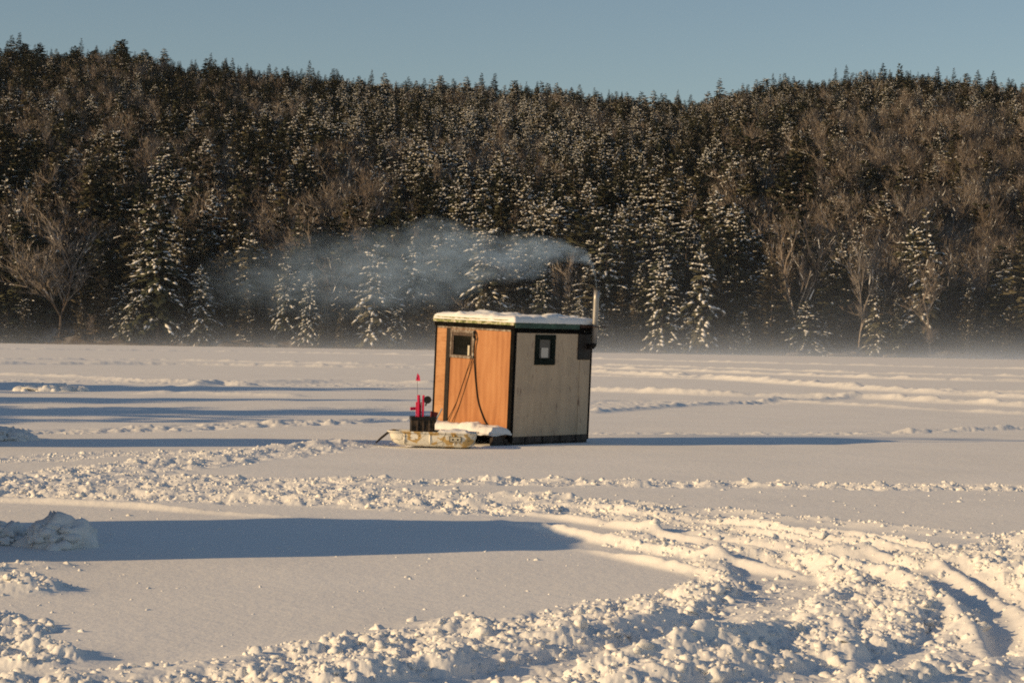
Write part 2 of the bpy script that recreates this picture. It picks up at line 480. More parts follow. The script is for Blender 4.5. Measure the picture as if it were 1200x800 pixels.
far([(640, 426), (820, 431), (1000, 437), (1260, 443)], 1.2, 0.25)
far([(640, 434), (760, 440), (900, 448), (1020, 457), (1120, 463), (1260, 470)], 1.3, 0.34)
far([(680, 440), (840, 445), (1000, 455), (1260, 462)], 0.9, 0.2)
far([(690, 458), (820, 463), (950, 466), (1040, 468), (1120, 473), (1260, 480)], 1.1, 0.34)
far([(690, 484), (760, 479), (830, 475), (920, 470), (1000, 467)], 0.5, 0.17)
far([(900, 470), (1020, 476), (1120, 482), (1260, 488)], 0.8, 0.14)
churn(px_line([(690, 474), (760, 470), (860, 472)]), 1.4, 0.7)
churn(px_line([(800, 508), (900, 508), (1000, 507), (1080, 505), (1160, 502), (1260, 500)]), 0.55, 0.6)
far([(1060, 505), (1120, 504), (1190, 502)], 0.4, 0.14)
churn(px_line([(700, 508), (860, 508), (960, 507)]), 0.4, 0.45)
far([(-60, 477), (160, 479), (380, 478), (500, 477)], 0.6, 0.07)
# trodden snow round the shack and the sled
churn([(-2.6, 31.0), (-1.6, 31.2), (-0.7, 31.3)], 0.35, 0.45)

dy = np.maximum(0.013, 0.013 + 0.0027 * (Y - 8.6))
wx_, wy_ = X + 0.16 * (fbm(X * 5, Y * 5, 4, 401) - 0.5) + 0.05 * (fbm(X * 19, Y * 19, 3, 403) - 0.5), Y + 0.16 * (fbm(X * 5, Y * 5, 4, 402) - 0.5) + 0.05 * (fbm(X * 19, Y * 19, 3, 404) - 0.5)
big = lumps(wx_, wy_, 0.26, 100, 0.42); mid = lumps(wx_, wy_, 0.13, 200, 0.6); sml = lumps(wx_, wy_, 0.062, 300, 0.75); tiny = lumps(wx_, wy_, 0.030, 350, 0.8)
rough_n = fbm(X * 3.1, Y * 3.1, 5, 60)
pat = smooth(0.36, 0.66, fbm(X * 0.9, Y * 0.9, 3, 90)); pat2 = smooth(0.35, 0.62, fbm(X * 2.1, Y * 2.1, 3, 95))
def billow(sc, octs, seed):
    o, a, n = 0.0, 1.0, 0.0
    for i in range(octs):
        f = sc * 2.03 ** i
        o = o + a * np.abs(2 * vnoise(wx_ * f + 7 * i, wy_ * f - 5 * i, seed + i) - 1) * smooth(0.55, 0.2, dy * f); n += a; a *= 0.62
    return o / n
bil = billow(3.5, 5, 610)
Z += amp * ((0.05 + 0.24 * pat) * big + (0.06 + 0.24 * pat2) * mid * smooth(0.60, 0.16, dy) + 0.30 * sml * smooth(0.2, 0.06, dy) + 0.5 * tiny * smooth(0.06, 0.02, dy) + 0.20 * (bil - 0.35) + 0.07 * (rough_n - 0.5))
Z += amp * smooth(60, 110, Y) * 0.10 * (vnoise(X * 0.9, Y * 0.5, 77) ** 2)
Z += LANE
SURF = Z.reshape(NR, NC)
V = np.stack([X, Y, Z], 1)
a = (np.arange(NR - 1)[:, None] * NC + np.arange(NC - 1)[None, :]).ravel()
Fq = np.stack([a, a + 1, a + NC + 1, a + NC], 1)
snow = link('snow_ground', mesh_from('snow_ground', V, Fq, [M['snow']], smooth=True))
tag(snow, kind='structure')
MASK = mask
ice = MB().add([(-700, -60, -0.12), (700, -60, -0.12), (700, 1010, -0.12), (-700, 1010, -0.12)], [(0, 1, 2, 3)]).build('lake_ice', M['snow'])
tag(ice, kind='structure')

def surf_z(x, y):
    r = np.interp(y, rowy, np.arange(NR)); c = np.interp(x / y, tc, np.arange(NC))
    r0, c0 = int(min(r, NR - 2)), int(min(c, NC - 2)); fr, fc = r - r0, c - c0
    S = SURF
    return float((S[r0, c0] * (1 - fc) + S[r0, c0 + 1] * fc) * (1 - fr) + (S[r0 + 1, c0] * (1 - fc) + S[r0 + 1, c0 + 1] * fc) * fr)

# icosphere template for clods
import bmesh
def ico(sub):
    bm = bmesh.new(); bmesh.ops.create_icosphere(bm, subdivisions=sub, radius=1.0)
    v = np.array([q.co[:] for q in bm.verts]); f = np.array([[q.index for q in p.verts] for p in bm.faces]); bm.free(); return v, f
I1v, I1f = ico(1); I2v, I2f = ico(2); I4v, I4f = ico(4); I5v, I5f = ico(5)

def lumpy(v, seed, a=0.35, fr=1.6):
    out = np.empty_like(v)
    for i, p in enumerate(v):
        q = Vector(p) * fr + Vector((seed * 3.7, seed * 1.3, seed * 7.1))
        d = 1 + a * (mnoise.noise(q) + 0.6 * mnoise.noise(q * 2.3) + 0.35 * mnoise.noise(q * 4.9))
        out[i] = p * d
    return out

# crumbs of snow thrown about the tracks
w = MASK * np.clip((34 - Y) / 16, 0, 1) * (np.abs(T.ravel()) < 0.33) * (dy * Y / 2000.0)
w = np.where(Y < 20, w * 1.6, w)
cand = RNG.choice(len(w), size=21000, p=w / w.sum())
open_ = (MASK < 0.02) * (Y < 24) * (np.abs(T.ravel()) < 0.3) * dy * Y
cand2 = RNG.choice(len(w), size=260, p=open_ / open_.sum())
tmpl = [lumpy(I2v, s, 0.75, 1.9) for s in range(6)]
VS, FS, nb = [], [], 0
for j, ci in enumerate(np.concatenate([cand, cand2])):
    yv = Y[ci]
    s = float(np.clip(RNG.lognormal(-4.65, 0.6), 0.004, 0.04))
    if j >= 21000: s = float(np.clip(RNG.lognormal(-4.75, 0.45), 0.004, 0.025))
    pass
    ang = RNG.uniform(0, 2 * PI); ca, sa = math.cos(ang), math.sin(ang)
    v = tmpl[j % 6] * (s * RNG.uniform(0.8, 1.4), s * RNG.uniform(0.7, 1.2), s * RNG.uniform(0.6, 1.0))
    v = np.stack([v[:, 0] * ca - v[:, 1] * sa + X[ci] + RNG.normal(0, 0.01), v[:, 0] * sa + v[:, 1] * ca + yv + RNG.normal(0, 0.01), v[:, 2] + Z[ci] - s * 0.1], 1)
    VS.append(v); FS.append(I2f + nb); nb += len(v)
crumbs = link('snow_crumbs', mesh_from('snow_crumbs', np.vstack(VS), np.vstack(FS), [M['clod']], smooth=False))
tag(crumbs, 'loose crumbs of snow thrown about the tracks on the ice', None, None, 'stuff')

def snow_lump(name, px, py, wm, hm, seed, label, group=None, dm=None, sub=True, a=0.4, fr=2.0):
    """a heap: lumpy dome with broken clods lying on it"""
    x, y = ground(px, py); dm = dm or wm
    g = np.random.default_rng(seed)
    def blob(base, sd, am, f):
        v = np.empty_like(base); o = Vector((sd * 3.7, sd * 1.3, sd * 7.1))
        for i, p in enumerate(base):
            q = Vector(p) * f + o
            v[i] = p * (0.9 + am * (mnoise.noise(q) + 0.5 * mnoise.noise(q * 2.2) + 0.28 * mnoise.noise(q * 4.7) + 0.16 * mnoise.noise(q * 10)))
        return v
    parts = [(blob(I4v, seed, a * 1.0, fr * 0.8) * (wm / 2, dm / 2, hm * 0.8), I4f)]
    for k in range(60 if sub else 4):
        r = (wm if sub else wm * 0.8) * g.uniform(0.03, 0.10); t = g.uniform(0, 2 * PI); q = g.uniform(0, 1) ** 0.6
        c = np.array((math.cos(t) * q * wm * 0.5, math.sin(t) * q * dm * 0.5, hm * 0.62 * math.sqrt(max(0, 1 - q * q)) * g.uniform(0.8, 1.08)))
        b = blob(I2v, seed * 50 + k, 0.5, 1.7) * (r * g.uniform(0.8, 1.5), r, r * g.uniform(0.6, 1.0))
        parts.append((b + c, I2f))
    n, VV, FF = 0, [], []
    for v, f in parts: VV.append(v); FF.append(f + n); n += len(v)
    o = link(name, mesh_from(name, np.vstack(VV), np.vstack(FF), [M['clod']], smooth=True)); o.location = (x, y, surf_z(x, y) - 0.03)
    return tag(o, label, 'snow', group)

# ------------------------------------------------------------------ the shack
C = ground(597, 522)
hut = empty('ice_fishing_shack', (C[0], C[1], surf_z(C[0], C[1]) - 0.0), (math.radians(2.1), 0, math.radians(50)),
            label='plywood ice fishing shack with orange front, beige side and smoking pipe', cat='ice shack')
Lx, Wy, Hz = 1.96, 1.62, 1.80          # length of the shaded side, width of the orange front, wall height
Z0 = 0.13
def part(name, mat, a, b, parent=None, bevel=0.004):
    return MB().box(a, b).build(name, mat, parent or hut, bevel)
# skids and floor frame
for yy in (0.03, Wy - 0.13):
    MB().add([(-0.10, yy, 0.10), (0.02, yy, -0.06), (Lx + 0.02, yy, -0.06), (Lx + 0.02, yy, 0.10), (-0.10, yy + 0.1, 0.10), (0.02, yy + 0.1, -0.06), (Lx + 0.02, yy + 0.1, -0.06), (Lx + 0.02, yy + 0.1, 0.10)],
             [(0, 1, 2, 3), (7, 6, 5, 4), (0, 4, 5, 1), (1, 5, 6, 2), (2, 6, 7, 3), (3, 7, 4, 0)]).build('skid', M['skid'], hut, 0.008)
part('floor_frame', M['skid'], (0.012, 0.012, 0.10), (Lx - 0.012, Wy - 0.012, Z0 - 0.003))
part('rim_board', M['skid'], (0.06, -0.006, 0.03), (Lx - 0.03, 0.010, 0.125))
for xx in (0.35, 0.78, 1.22, 1.62):
    part('bracket', M['tar_brown'], (xx, -0.016, 0.0), (xx + 0.035, -0.007, 0.12), None, 0)
# walls (0.02 thick sheets); the front has an opening for its window
wy0, wy1, wz0, wz1 = 0.82, 1.30, 1.33, 1.70
fw = MB()
fw.box((0, 0.067, Z0), (0.02, wy0, 1.75)); fw.box((0, wy0, Z0), (0.02, wy1, wz0)); fw.box((0, wy0, wz1), (0.02, wy1, 1.75))
fw.build('front_wall', M['ply_orange'], hut)
part('front_plank', M['ply_plank'], (-0.004, 1.39, Z0), (0.02, 1.595, 1.750))
part('batten', M['tar_brown'], (-0.014, 1.302, Z0 - 0.03), (0.02, 1.388, 1.750))
sx0, sx1, sz0, sz1 = 0.53, 0.99, 1.26, 1.70
sw = MB()
sw.box((0.06, 0, Z0), (sx0, 0.02, 1.74)); sw.box((sx1, 0, Z0), (Lx - 0.03, 0.02, 1.74))
sw.box((sx0, 0, Z0), (sx1, 0.02, sz0)); sw.box((sx0, 0, sz1), (sx1, 0.02, 1.74))
sd = sw.build('side_wall', M['ply_side'], hut)
part('seam_strip', M['ply_side'], (Lx - 0.30, -0.008, Z0), (Lx - 0.24, -0.002, 1.33), None, 0.002)
part('back_wall', M['ply_side'], (Lx - 0.02, 0.022, Z0), (Lx, Wy - 0.022, 1.78))
part('far_wall', M['ply_side'], (0.022, Wy - 0.02, Z0), (Lx - 0.022, Wy, 1.78))
part('inner_floor', M['oldwood'], (0.022, 0.022, Z0), (Lx - 0.022, Wy - 0.022, Z0 + 0.02))
# corner trims
part('corner_trim', M['tar'], (-0.010, -0.010, 0.05), (0.058, 0.065, 1.784))
part('corner_trim', M['tar'], (-0.008, Wy - 0.024, 0.09), (0.03, Wy + 0.012, 1.784))
part('corner_trim', M['tar'], (Lx - 0.028, -0.008, 0.05), (Lx + 0.010, 0.03, 1.784))
part('corner_trim', M['tar'], (Lx - 0.03, Wy - 0.03, 0.09), (Lx + 0.010, Wy + 0.010, 1.784))
# head bands below the roof
part('head_strip', M['whitewood'], (-0.008, 0.067, 1.752), (0.016, Wy - 0.026, 1.784))
part('head_band', M['tar'], (-0.03, -0.02, 1.786), (Lx + 0.012, Wy + 0.02, 1.862))
part('side_band', M['tar'], (0.068, -0.010, 1.742), (Lx - 0.03, 0.016, 1.784))
# roof deck with fascias and a slab of snow
part('roof_deck', M['oldwood'], (-0.05, -0.05, 1.864), (Lx + 0.05, Wy + 0.015, 1.90))
fa = MB(); fa.box((-0.066, -0.045, 1.852), (-0.052, Wy + 0.018, 1.935)); fa.build('front_fascia', M['peel'], hut, 0.003)
part('side_fascia', M['green'], (-0.05, -0.066, 1.815), (Lx - 0.42, -0.052, 1.905))
part('heat_shield', M['rust'], (Lx - 0.40, -0.074, 1.845), (Lx + 0.06, -0.054, 1.885))
part('heat_shield', M['rust'], (Lx - 0.28, -0.26, 1.862), (Lx + 0.02, -0.076, 1.872))

def slab(x0, x1, y0, y1, z0, h, nx, ny, seed, edge=0.09, bulge=0.03, droop=0.0):
    """a snow cover: rounded shoulders, uneven top, closed below"""
    g = np.zeros((nx, ny, 3)); xs = np.linspace(0, 1, nx); ys = np.linspace(0, 1, ny)
    A, B = np.meshgrid(xs, ys, indexing='ij')
    ww, hh = x1 - x0, y1 - y0
    d = np.minimum(np.minimum(A, 1 - A) * ww, np.minimum(B, 1 - B) * hh)
    q = np.clip(d / edge, 0, 1); prof = np.sqrt(np.maximum(0, 1 - (1 - q) ** 2))
    px_, py_ = x0 + A * ww, y0 + B * hh
    n = fbm(px_ * 2.3 + seed, py_ * 2.3, 3, seed); n2 = fbm(px_ * 9 + seed, py_ * 9, 3, seed + 3)
    top = z0 + h * prof * (0.82 + 0.36 * n) + 0.045 * (n2 - 0.5) * prof
    bump = smooth(0.60, 0.78, fbm(px_ * 3.1, py_ * 3.1 + seed, 2, seed + 9)); top += 0.04 * bump * prof
    wob = bulge * (fbm(px_ * 5, py_ * 5, 3, seed + 5) - 0.3) * (1 - q)
    cx, cy = (x0 + x1) / 2, (y0 + y1) / 2
    px2 = px_ + np.sign(px_ - cx) * wob * (np.minimum(A, 1 - A) * ww < edge); py2 = py_ + np.sign(py_ - cy) * wob * (np.minimum(B, 1 - B) * hh < edge)
    top = top - droop * (1 - q) * n2
    V = np.stack([px2, py2, top], -1).reshape(-1, 3); Vb = np.stack([px2, py2, np.full_like(top, z0)], -1).reshape(-1, 3)
    a = (np.arange(nx - 1)[:, None] * ny + np.arange(ny - 1)[None, :]).ravel()
    Ft = np.stack([a, a + ny, a + ny + 1, a + 1], 1); Fb = Ft[:, ::-1] + nx * ny
    rim = [i * ny for i in range(nx)] + [(nx - 1) * ny + j for j in range(1, ny)] + [i * ny + ny - 1 for i in range(nx - 2, -1, -1)] + [j for j in range(ny - 2, 0, -1)]
    Fr = np.array([(rim[k], rim[k - 1], rim[k - 1] + nx * ny, rim[k] + nx * ny) for k in range(len(rim))])[:, ::-1]
    return np.vstack([V, Vb]), np.vstack([Ft, Fb, Fr])
v_, f_ = slab(-0.072, Lx + 0.03, -0.072, Wy + 0.012, 1.902, 0.10, 90, 76, 4, 0.10, 0.02, 0.01)
link('roof_snow', mesh_from('roof_snow', v_, f_, [M['clod']], smooth=True), hut)
# front window
fr = MB()
fr.box((-0.022, wy0 - 0.03, wz1 - 0.01), (0.018, wy1, wz1 + 0.045)); fr.box((-0.020, wy0 - 0.025, wz0 - 0.035), (0.018, wy1, wz0 + 0.01))
fr.box((-0.018, wy0 - 0.022, wz0 + 0.012), (0.018, wy0 + 0.02, wz1 - 0.012)); fr.box((-0.018, wy1 - 0.03, wz0 + 0.012), (0.018, wy1, wz1 - 0.012))
win = fr.build('window', M['whitewood'], hut, 0.004)
MB().box((0.004, wy0 + 0.02, wz0 + 0.01), (0.010, wy1 - 0.03, wz1 - 0.01)).build('pane', M['glass'], win)
sh = MB(); sh.box((-0.012, wy0 + 0.022, wz1 - 0.055), (0.003, wy1 - 0.03, wz1 - 0.012)); sh.box((-0.012, wy0 + 0.022, wz0 + 0.012), (0.003, wy0 + 0.05, wz1 - 0.06)); sh.box((-0.012, wy1 - 0.065, wz0 + 0.012), (0.003, wy1 - 0.032, wz1 - 0.06))
sh.build('inner_sash', M['oldwood'], win, 0.003)
MB().box((-0.034, wy0 + 0.055, wz0 + 0.012), (-0.02, wy0 + 0.095, wz0 + 0.17)).build('latch', M['cream'], win, 0.006)
# side window
fr = MB()
fr.box((sx0 - 0.02, -0.022, sz1 - 0.06), (sx1 + 0.02, 0.018, sz1 + 0.015)); fr.box((sx0 - 0.02, -0.022, sz0 - 0.015), (sx1 + 0.02, 0.018, sz0 + 0.09))
fr.box((sx0 - 0.02, -0.020, sz0 + 0.092), (sx0 + 0.085, 0.018, sz1 - 0.062)); fr.box((sx1 - 0.085, -0.020, sz0 + 0.092), (sx1 + 0.02, 0.018, sz1 - 0.062))
win2 = fr.build('window', M['green_dark'], hut, 0.006)
MB().box((sx0 + 0.085, 0.002, sz0 + 0.09), (sx1 - 0.085, 0.007, sz1 - 0.06)).build('pane', M['glass_side'], win2)
MB().box((sx0 + 0.14, -0.006, sz0 + 0.10), (sx1 - 0.15, 0.000, sz0 + 0.255)).build('paper_note', M['paper'], win2)
# stove outlet: black plate, elbow and pipe standing clear of the wall
part('stove_plate', M['soot'], (Lx - 0.37, -0.020, 1.33), (Lx - 0.055, -0.002, 1.742), None, 0.006)
pxp, pyp = Lx - 0.115, -0.135
pipe = MB().tube([(pxp, pyp, 1.60), (pxp, pyp, 1.9), (pxp, pyp, 2.30), (pxp + 0.004, pyp, 2.475)], 0.046, 20).build('stovepipe', M['galv'], hut, 0, True)
MB().tube([(pxp, -0.022, 1.545), (pxp, -0.07, 1.545), (pxp, -0.105, 1.553), (pxp, -0.127, 1.575), (pxp, pyp, 1.61)], 0.046, 18).build('elbow', M['soot'], pipe, 0, True)
MB().tube([(pxp, pyp, 1.90), (pxp, pyp, 1.93)], 0.054, 20).build('pipe_band', M['galv'], pipe)
MB().tube([(pxp, pyp, 2.46), (pxp, pyp, 2.495)], [0.055, 0.054], 20).build('rim', M['soot'], pipe)
# cords hanging by the window
def rope(name, pts, r, mat, parent=hut):
    P = densify(np.array(pts), 0.02)
    return MB().tube([tuple(p) for p in P], r, 6).build(name, mat, parent, 0, True)
rope('cord', [(-0.027, 0.83, 1.34), (-0.006, 0.95, 1.05), (-0.005, 1.10, 0.66), (-0.005, 1.13, 0.58), (-0.03, 1.31, 0.24)], 0.0055, M['cord'])
rope('cord', [(-0.026, 0.80, 1.34), (-0.006, 0.90, 1.0), (-0.005, 1.06, 0.55), (-0.03, 1.20, 0.24)], 0.0055, M['cord'])
rope('thick_cord', [(-0.03, 0.79, 1.70), (-0.032, 0.76, 1.62), (-0.032, 0.785, 1.48), (-0.022, 0.775, 1.27), (-0.013, 0.73, 0.92), (-0.013, 0.66, 0.62), (-0.015, 0.52, 0.36), (-0.03, 0.38, 0.22)], 0.0115, M['cord'])
MB().tube([(-0.02, 0.79, 1.725), (-0.055, 0.79, 1.71), (-0.06, 0.775, 1.64), (-0.022, 0.77, 1.60)], 0.014, 8).build('door_hook', M['soot'], hut, 0, True)
# step with snow on it
st = MB(); st.box((-0.36, 0.03, 0.145), (-0.016, 1.50, 0.185))
step = st.build('step', M['oldwood'], hut, 0.005)
for yy in (0.06, 0.75, 1.40): MB().box((-0.33, yy, -0.02), (-0.05, yy + 0.06, 0.143)).build('step_block', M['skid'], step, 0.004)
v_, f_ = slab(-0.42, -0.018, 0.0, 1.52, 0.187, 0.095, 40, 110, 21, 0.075, 0.07, 0.05)
link('step_snow', mesh_from('step_snow', v_, f_, [M['clod']], smooth=True), step)

# ------------------------------------------------------------------ sled and what is in it
sx, sy = -1.16, 30.72
sled = empty('utility_sled', (sx, sy, surf_z(sx, sy) + 0.02), (0, math.radians(0.8), math.radians(-3)),
             label='white and tan camouflage tub sled parked at the shack step', cat='sled')
def ringpts(hx, hy, r, z, n=6, nose=0.0):
    P = []
    for cx, cy, a0 in ((hx - r, hy - r, 0), (-hx + r, hy - r, PI / 2), (-hx + r, -hy + r, PI), (hx - r, -hy + r, 1.5 * PI)):
        for k in range(n + 1):
            t = a0 + k / n * PI / 2; P.append((cx + r * math.cos(t) + 0.0, cy + r * math.sin(t), z))
    return P
rings = [ringpts(0.56, 0.24, 0.12, 0.0), ringpts(0.61, 0.30, 0.14, 0.03), ringpts(0.64, 0.318, 0.15, 0.15), ringpts(0.652, 0.326, 0.155, 0.215), ringpts(0.675, 0.345, 0.17, 0.224), ringpts(0.678, 0.348, 0.172, 0.208),
         ringpts(0.672, 0.342, 0.168, 0.204), ringpts(0.662, 0.332, 0.158, 0.200), ringpts(0.645, 0.315, 0.15, 0.196), ringpts(0.63, 0.30, 0.145, 0.15), ringpts(0.585, 0.26, 0.13, 0.045), ringpts(0.55, 0.23, 0.12, 0.02)]
nr = len(rings[0]); mb = MB(); vs = [p for r in rings for p in r]; fs = []
vs = [(x * (1 + 0.0), y, z + (0.05 * smooth(0.35, 0.66, -x) if z < 0.1 else 0)) for x, y, z in vs]
for i in range(len(rings) - 1):
    for k in range(nr): fs.append((i * nr + k, i * nr + (k + 1) % nr, (i + 1) * nr + (k + 1) % nr, (i + 1) * nr + k))
fs += [tuple(range(nr))[::-1], tuple(range((len(rings) - 1) * nr, len(rings) * nr))]
tub = mb.add(vs, fs).build('tub', M['camo'], sled, 0, True)
for xx in (-0.38, 0.0, 0.36): MB().tube([(xx - 0.02, -0.298, 0.03), (xx - 0.02, -0.312, 0.10), (xx - 0.02, -0.322, 0.19)], 0.012, 8).build('rib', M['camo'], tub, 0, True)
plate = MB().box((0.27, -0.338, 0.085), (0.45, -0.322, 0.165)).build('sticker', M['black'], sled, 0.002)
plate.rotation_euler = (math.radians(0), 0, 0)
for (x0, x1, z0, z1) in ((0.282, 0.438, 0.138, 0.157), (0.282, 0.312, 0.112, 0.132), (0.335, 0.385, 0.112, 0.132), (0.408, 0.438, 0.112, 0.132), (0.282, 0.438, 0.093, 0.104)):
    MB().box((x0, -0.341, z0), (x1, -0.3385, z1)).build('sticker_mark', M['cream'], plate)
rope('tow_rope', [(-0.66, -0.25, 0.20), (-0.78, -0.2, 0.10), (-0.86, -0.02, 0.02), (-0.80, 0.16, 0.08), (-0.66, 0.25, 0.20)], 0.009, M['cord'], sled)
v_, f_ = slab(0.03, 0.57, -0.235, 0.245, 0.05, 0.19, 40, 32, 8, 0.08, 0.02, 0.03)
link('snow_load', mesh_from('snow_load', v_, f_, [M['clod']], smooth=True), sled)

sz = surf_z(sx, sy) + 0.02
def sledpt(x, y, z): return (sx + x, sy + y, sz + z)
bx = empty('tackle_crate', sledpt(-0.17, 0.10, 0.10), (0, 0, math.radians(8)), label='dark scuffed crate holding ice fishing gear, standing in the tub sled', cat='crate')
cb = MB(); w2, d2, h2, t2 = 0.175, 0.15, 0.335, 0.014
cb.box((-w2, -d2, 0), (w2, d2, t2)); cb.box((-w2, -d2, t2), (-w2 + t2, d2, h2)); cb.box((w2 - t2, -d2, t2), (w2, d2, h2)); cb.box((-w2 + t2, -d2, t2), (w2 - t2, -d2 + t2, h2)); cb.box((-w2 + t2, d2 - t2, t2), (w2 - t2, d2, h2))
body = cb.build('crate_body', M['box'], bx, 0.003)
rm = MB()
rm.box((-w2 - 0.008, -d2 - 0.008, h2 - 0.045), (w2 + 0.008, -d2 - 0.001, h2 + 0.004)); rm.box((-w2 - 0.008, d2 + 0.001, h2 - 0.045), (w2 + 0.008, d2 + 0.008, h2 + 0.004))
rm.box((-w2 - 0.008, -d2, h2 - 0.045), (-w2 - 0.001, d2, h2 + 0.004)); rm.box((w2 + 0.001, -d2, h2 - 0.045), (w2 + 0.008, d2, h2 + 0.004))
rm.build('crate_rim', M['black'], bx, 0.002)
for xx in (-0.09, 0.0, 0.09): MB().box((xx - 0.012, -d2 - 0.007, 0.02), (xx + 0.012, -d2 - 0.001, h2 - 0.05)).build('crate_rib', M['oldwood'], bx, 0.002)

crz = 0.10 + 0.02
def stick(name, base, top, w, mat, parent, n=4): return MB().tube([base, top], w, n).build(name, mat, parent)
def tip_up(loc, lean, label, reel=True, flag=None, mats=('pink', 'pink')):
    e = empty('tip_up', loc, lean, label=label, cat='tip-up', group='ice fishing tip-ups standing in the crate')
    e.scale = (1.15, 1.15, 1.14)
    MB().box((-0.015, -0.010, 0), (0.015, 0.010, 0.56)).build('upright', M[mats[0]], e, 0.004)
    MB().box((-0.034, -0.007, 0.20), (-0.020, 0.007, 0.47)).build('cross_arm', M[mats[1]], e, 0.004)
    if reel:
        MB().tube([(0.055, -0.03, 0.50), (0.055, 0.03, 0.50)], 0.05, 16).build('reel', M['black'], e)
        MB().tube([(0.03, 0, 0.42), (0.055, 0, 0.50)], 0.012, 6).build('reel_bracket', M['black'], e)
    if flag:
        MB().tube([(-0.01, 0, 0.5), (-0.012, 0, flag)], 0.0022, 5).build('flag_wire', M['soot'], e)
        fl = MB(); zz = flag
        fl.add([(-0.032, -0.002, zz - 0.05), (0.026, -0.004, zz - 0.055), (0.016, 0.004, zz + 0.015), (-0.012, 0.002, zz + 0.05), (-0.032, 0.003, zz - 0.05), (0.026, 0.002, zz - 0.055), (0.016, 0.009, zz + 0.015), (-0.012, 0.007, zz + 0.05)],
               [(0, 1, 2, 3), (7, 6, 5, 4), (0, 4, 5, 1), (1, 5, 6, 2), (2, 6, 7, 3), (3, 7, 4, 0)])
        fl.build('flag', M['pink'], e)
    return e
tip_up(sledpt(-0.225, 0.08, crz), (0, math.radians(-1), 0), 'pink tip-up with a raised flag on a thin wire', False, 0.80)
tip_up(sledpt(-0.175, 0.10, crz), (0, math.radians(1.5), 0), 'pink tip-up carrying a round black reel', True, None, ('pink', 'red'))
e = tip_up(sledpt(-0.20, 0.16, crz), (0, math.radians(-3), 0.4), 'red tip-up with a small pink side tab, behind the other two', False, None, ('red', 'redwood'))
MB().box((-0.13, -0.012, 0.365), (-0.046, 0.0, 0.405)).build('side_tab', M['pink'], e, 0.004)
rod = empty('jigging_rod', sledpt(-0.10, 0.06, crz), (0, math.radians(27), 0), label='pale blue rod leaning out of the dark crate towards the shack', cat='fishing rod')
MB().tube([(0, 0, 0), (0, 0, 0.30)], 0.014, 8).build('handle', M['black'], rod)
MB().tube([(0, 0, 0.302), (0, 0, 0.50)], [0.012, 0.008], 8).build('blank', M['bluegrey'], rod)
sc_ = empty('ice_scoop', sledpt(-0.055, 0.20, crz), (0, math.radians(9), 0.2), label='dark red handled ice scoop standing in the crate beside the blue rod', cat='ice scoop')
MB().tube([(0, 0, 0), (0, 0, 0.28)], 0.014, 8).build('handle', M['black'], sc_)
cup = MB().tube([(0, 0, 0.282), (0.0, 0, 0.29), (0, 0, 0.39)], [0.02, 0.05, 0.06], 14).build('cup', M['redwood'], sc_, 0, False)

# snow piles and lumps
pile = snow_lump('snow_pile', 72, 640, 0.56, 0.33, 3, 'tall jagged snow pile standing in the broad blue shadow', None, 0.6, True, 0.55, 2.2)
snow_lump('snow_pile', 4, 636, 0.5, 0.24, 6, 'lower snow pile at the edge of the broad blue shadow', None, 0.6, True, 0.5, 2.4)
snow_lump('snow_pile', 545, 588, 0.12, 0.12, 9, 'upright white snow lump on the bank in front of the sled', None, 0.1, True, 0.5)
snow_lump('snow_pile', 846, 640, 0.30, 0.12, 12, 'rounded greyish snow lump lying among the curved track ridges', None, 0.35, True, 0.35)
snow_lump('snow_pile', 60, 458, 2.0, 0.17, 15, 'long low snow heap where the far banded shadow begins', None, 1.6, True, 0.5, 2.4)
snow_lump('snow_pile', 4, 516, 0.9, 0.26, 18, 'shaded snow heap at the near end of the narrow shadow bands', None, 1.2, True, 0.5, 2.4)

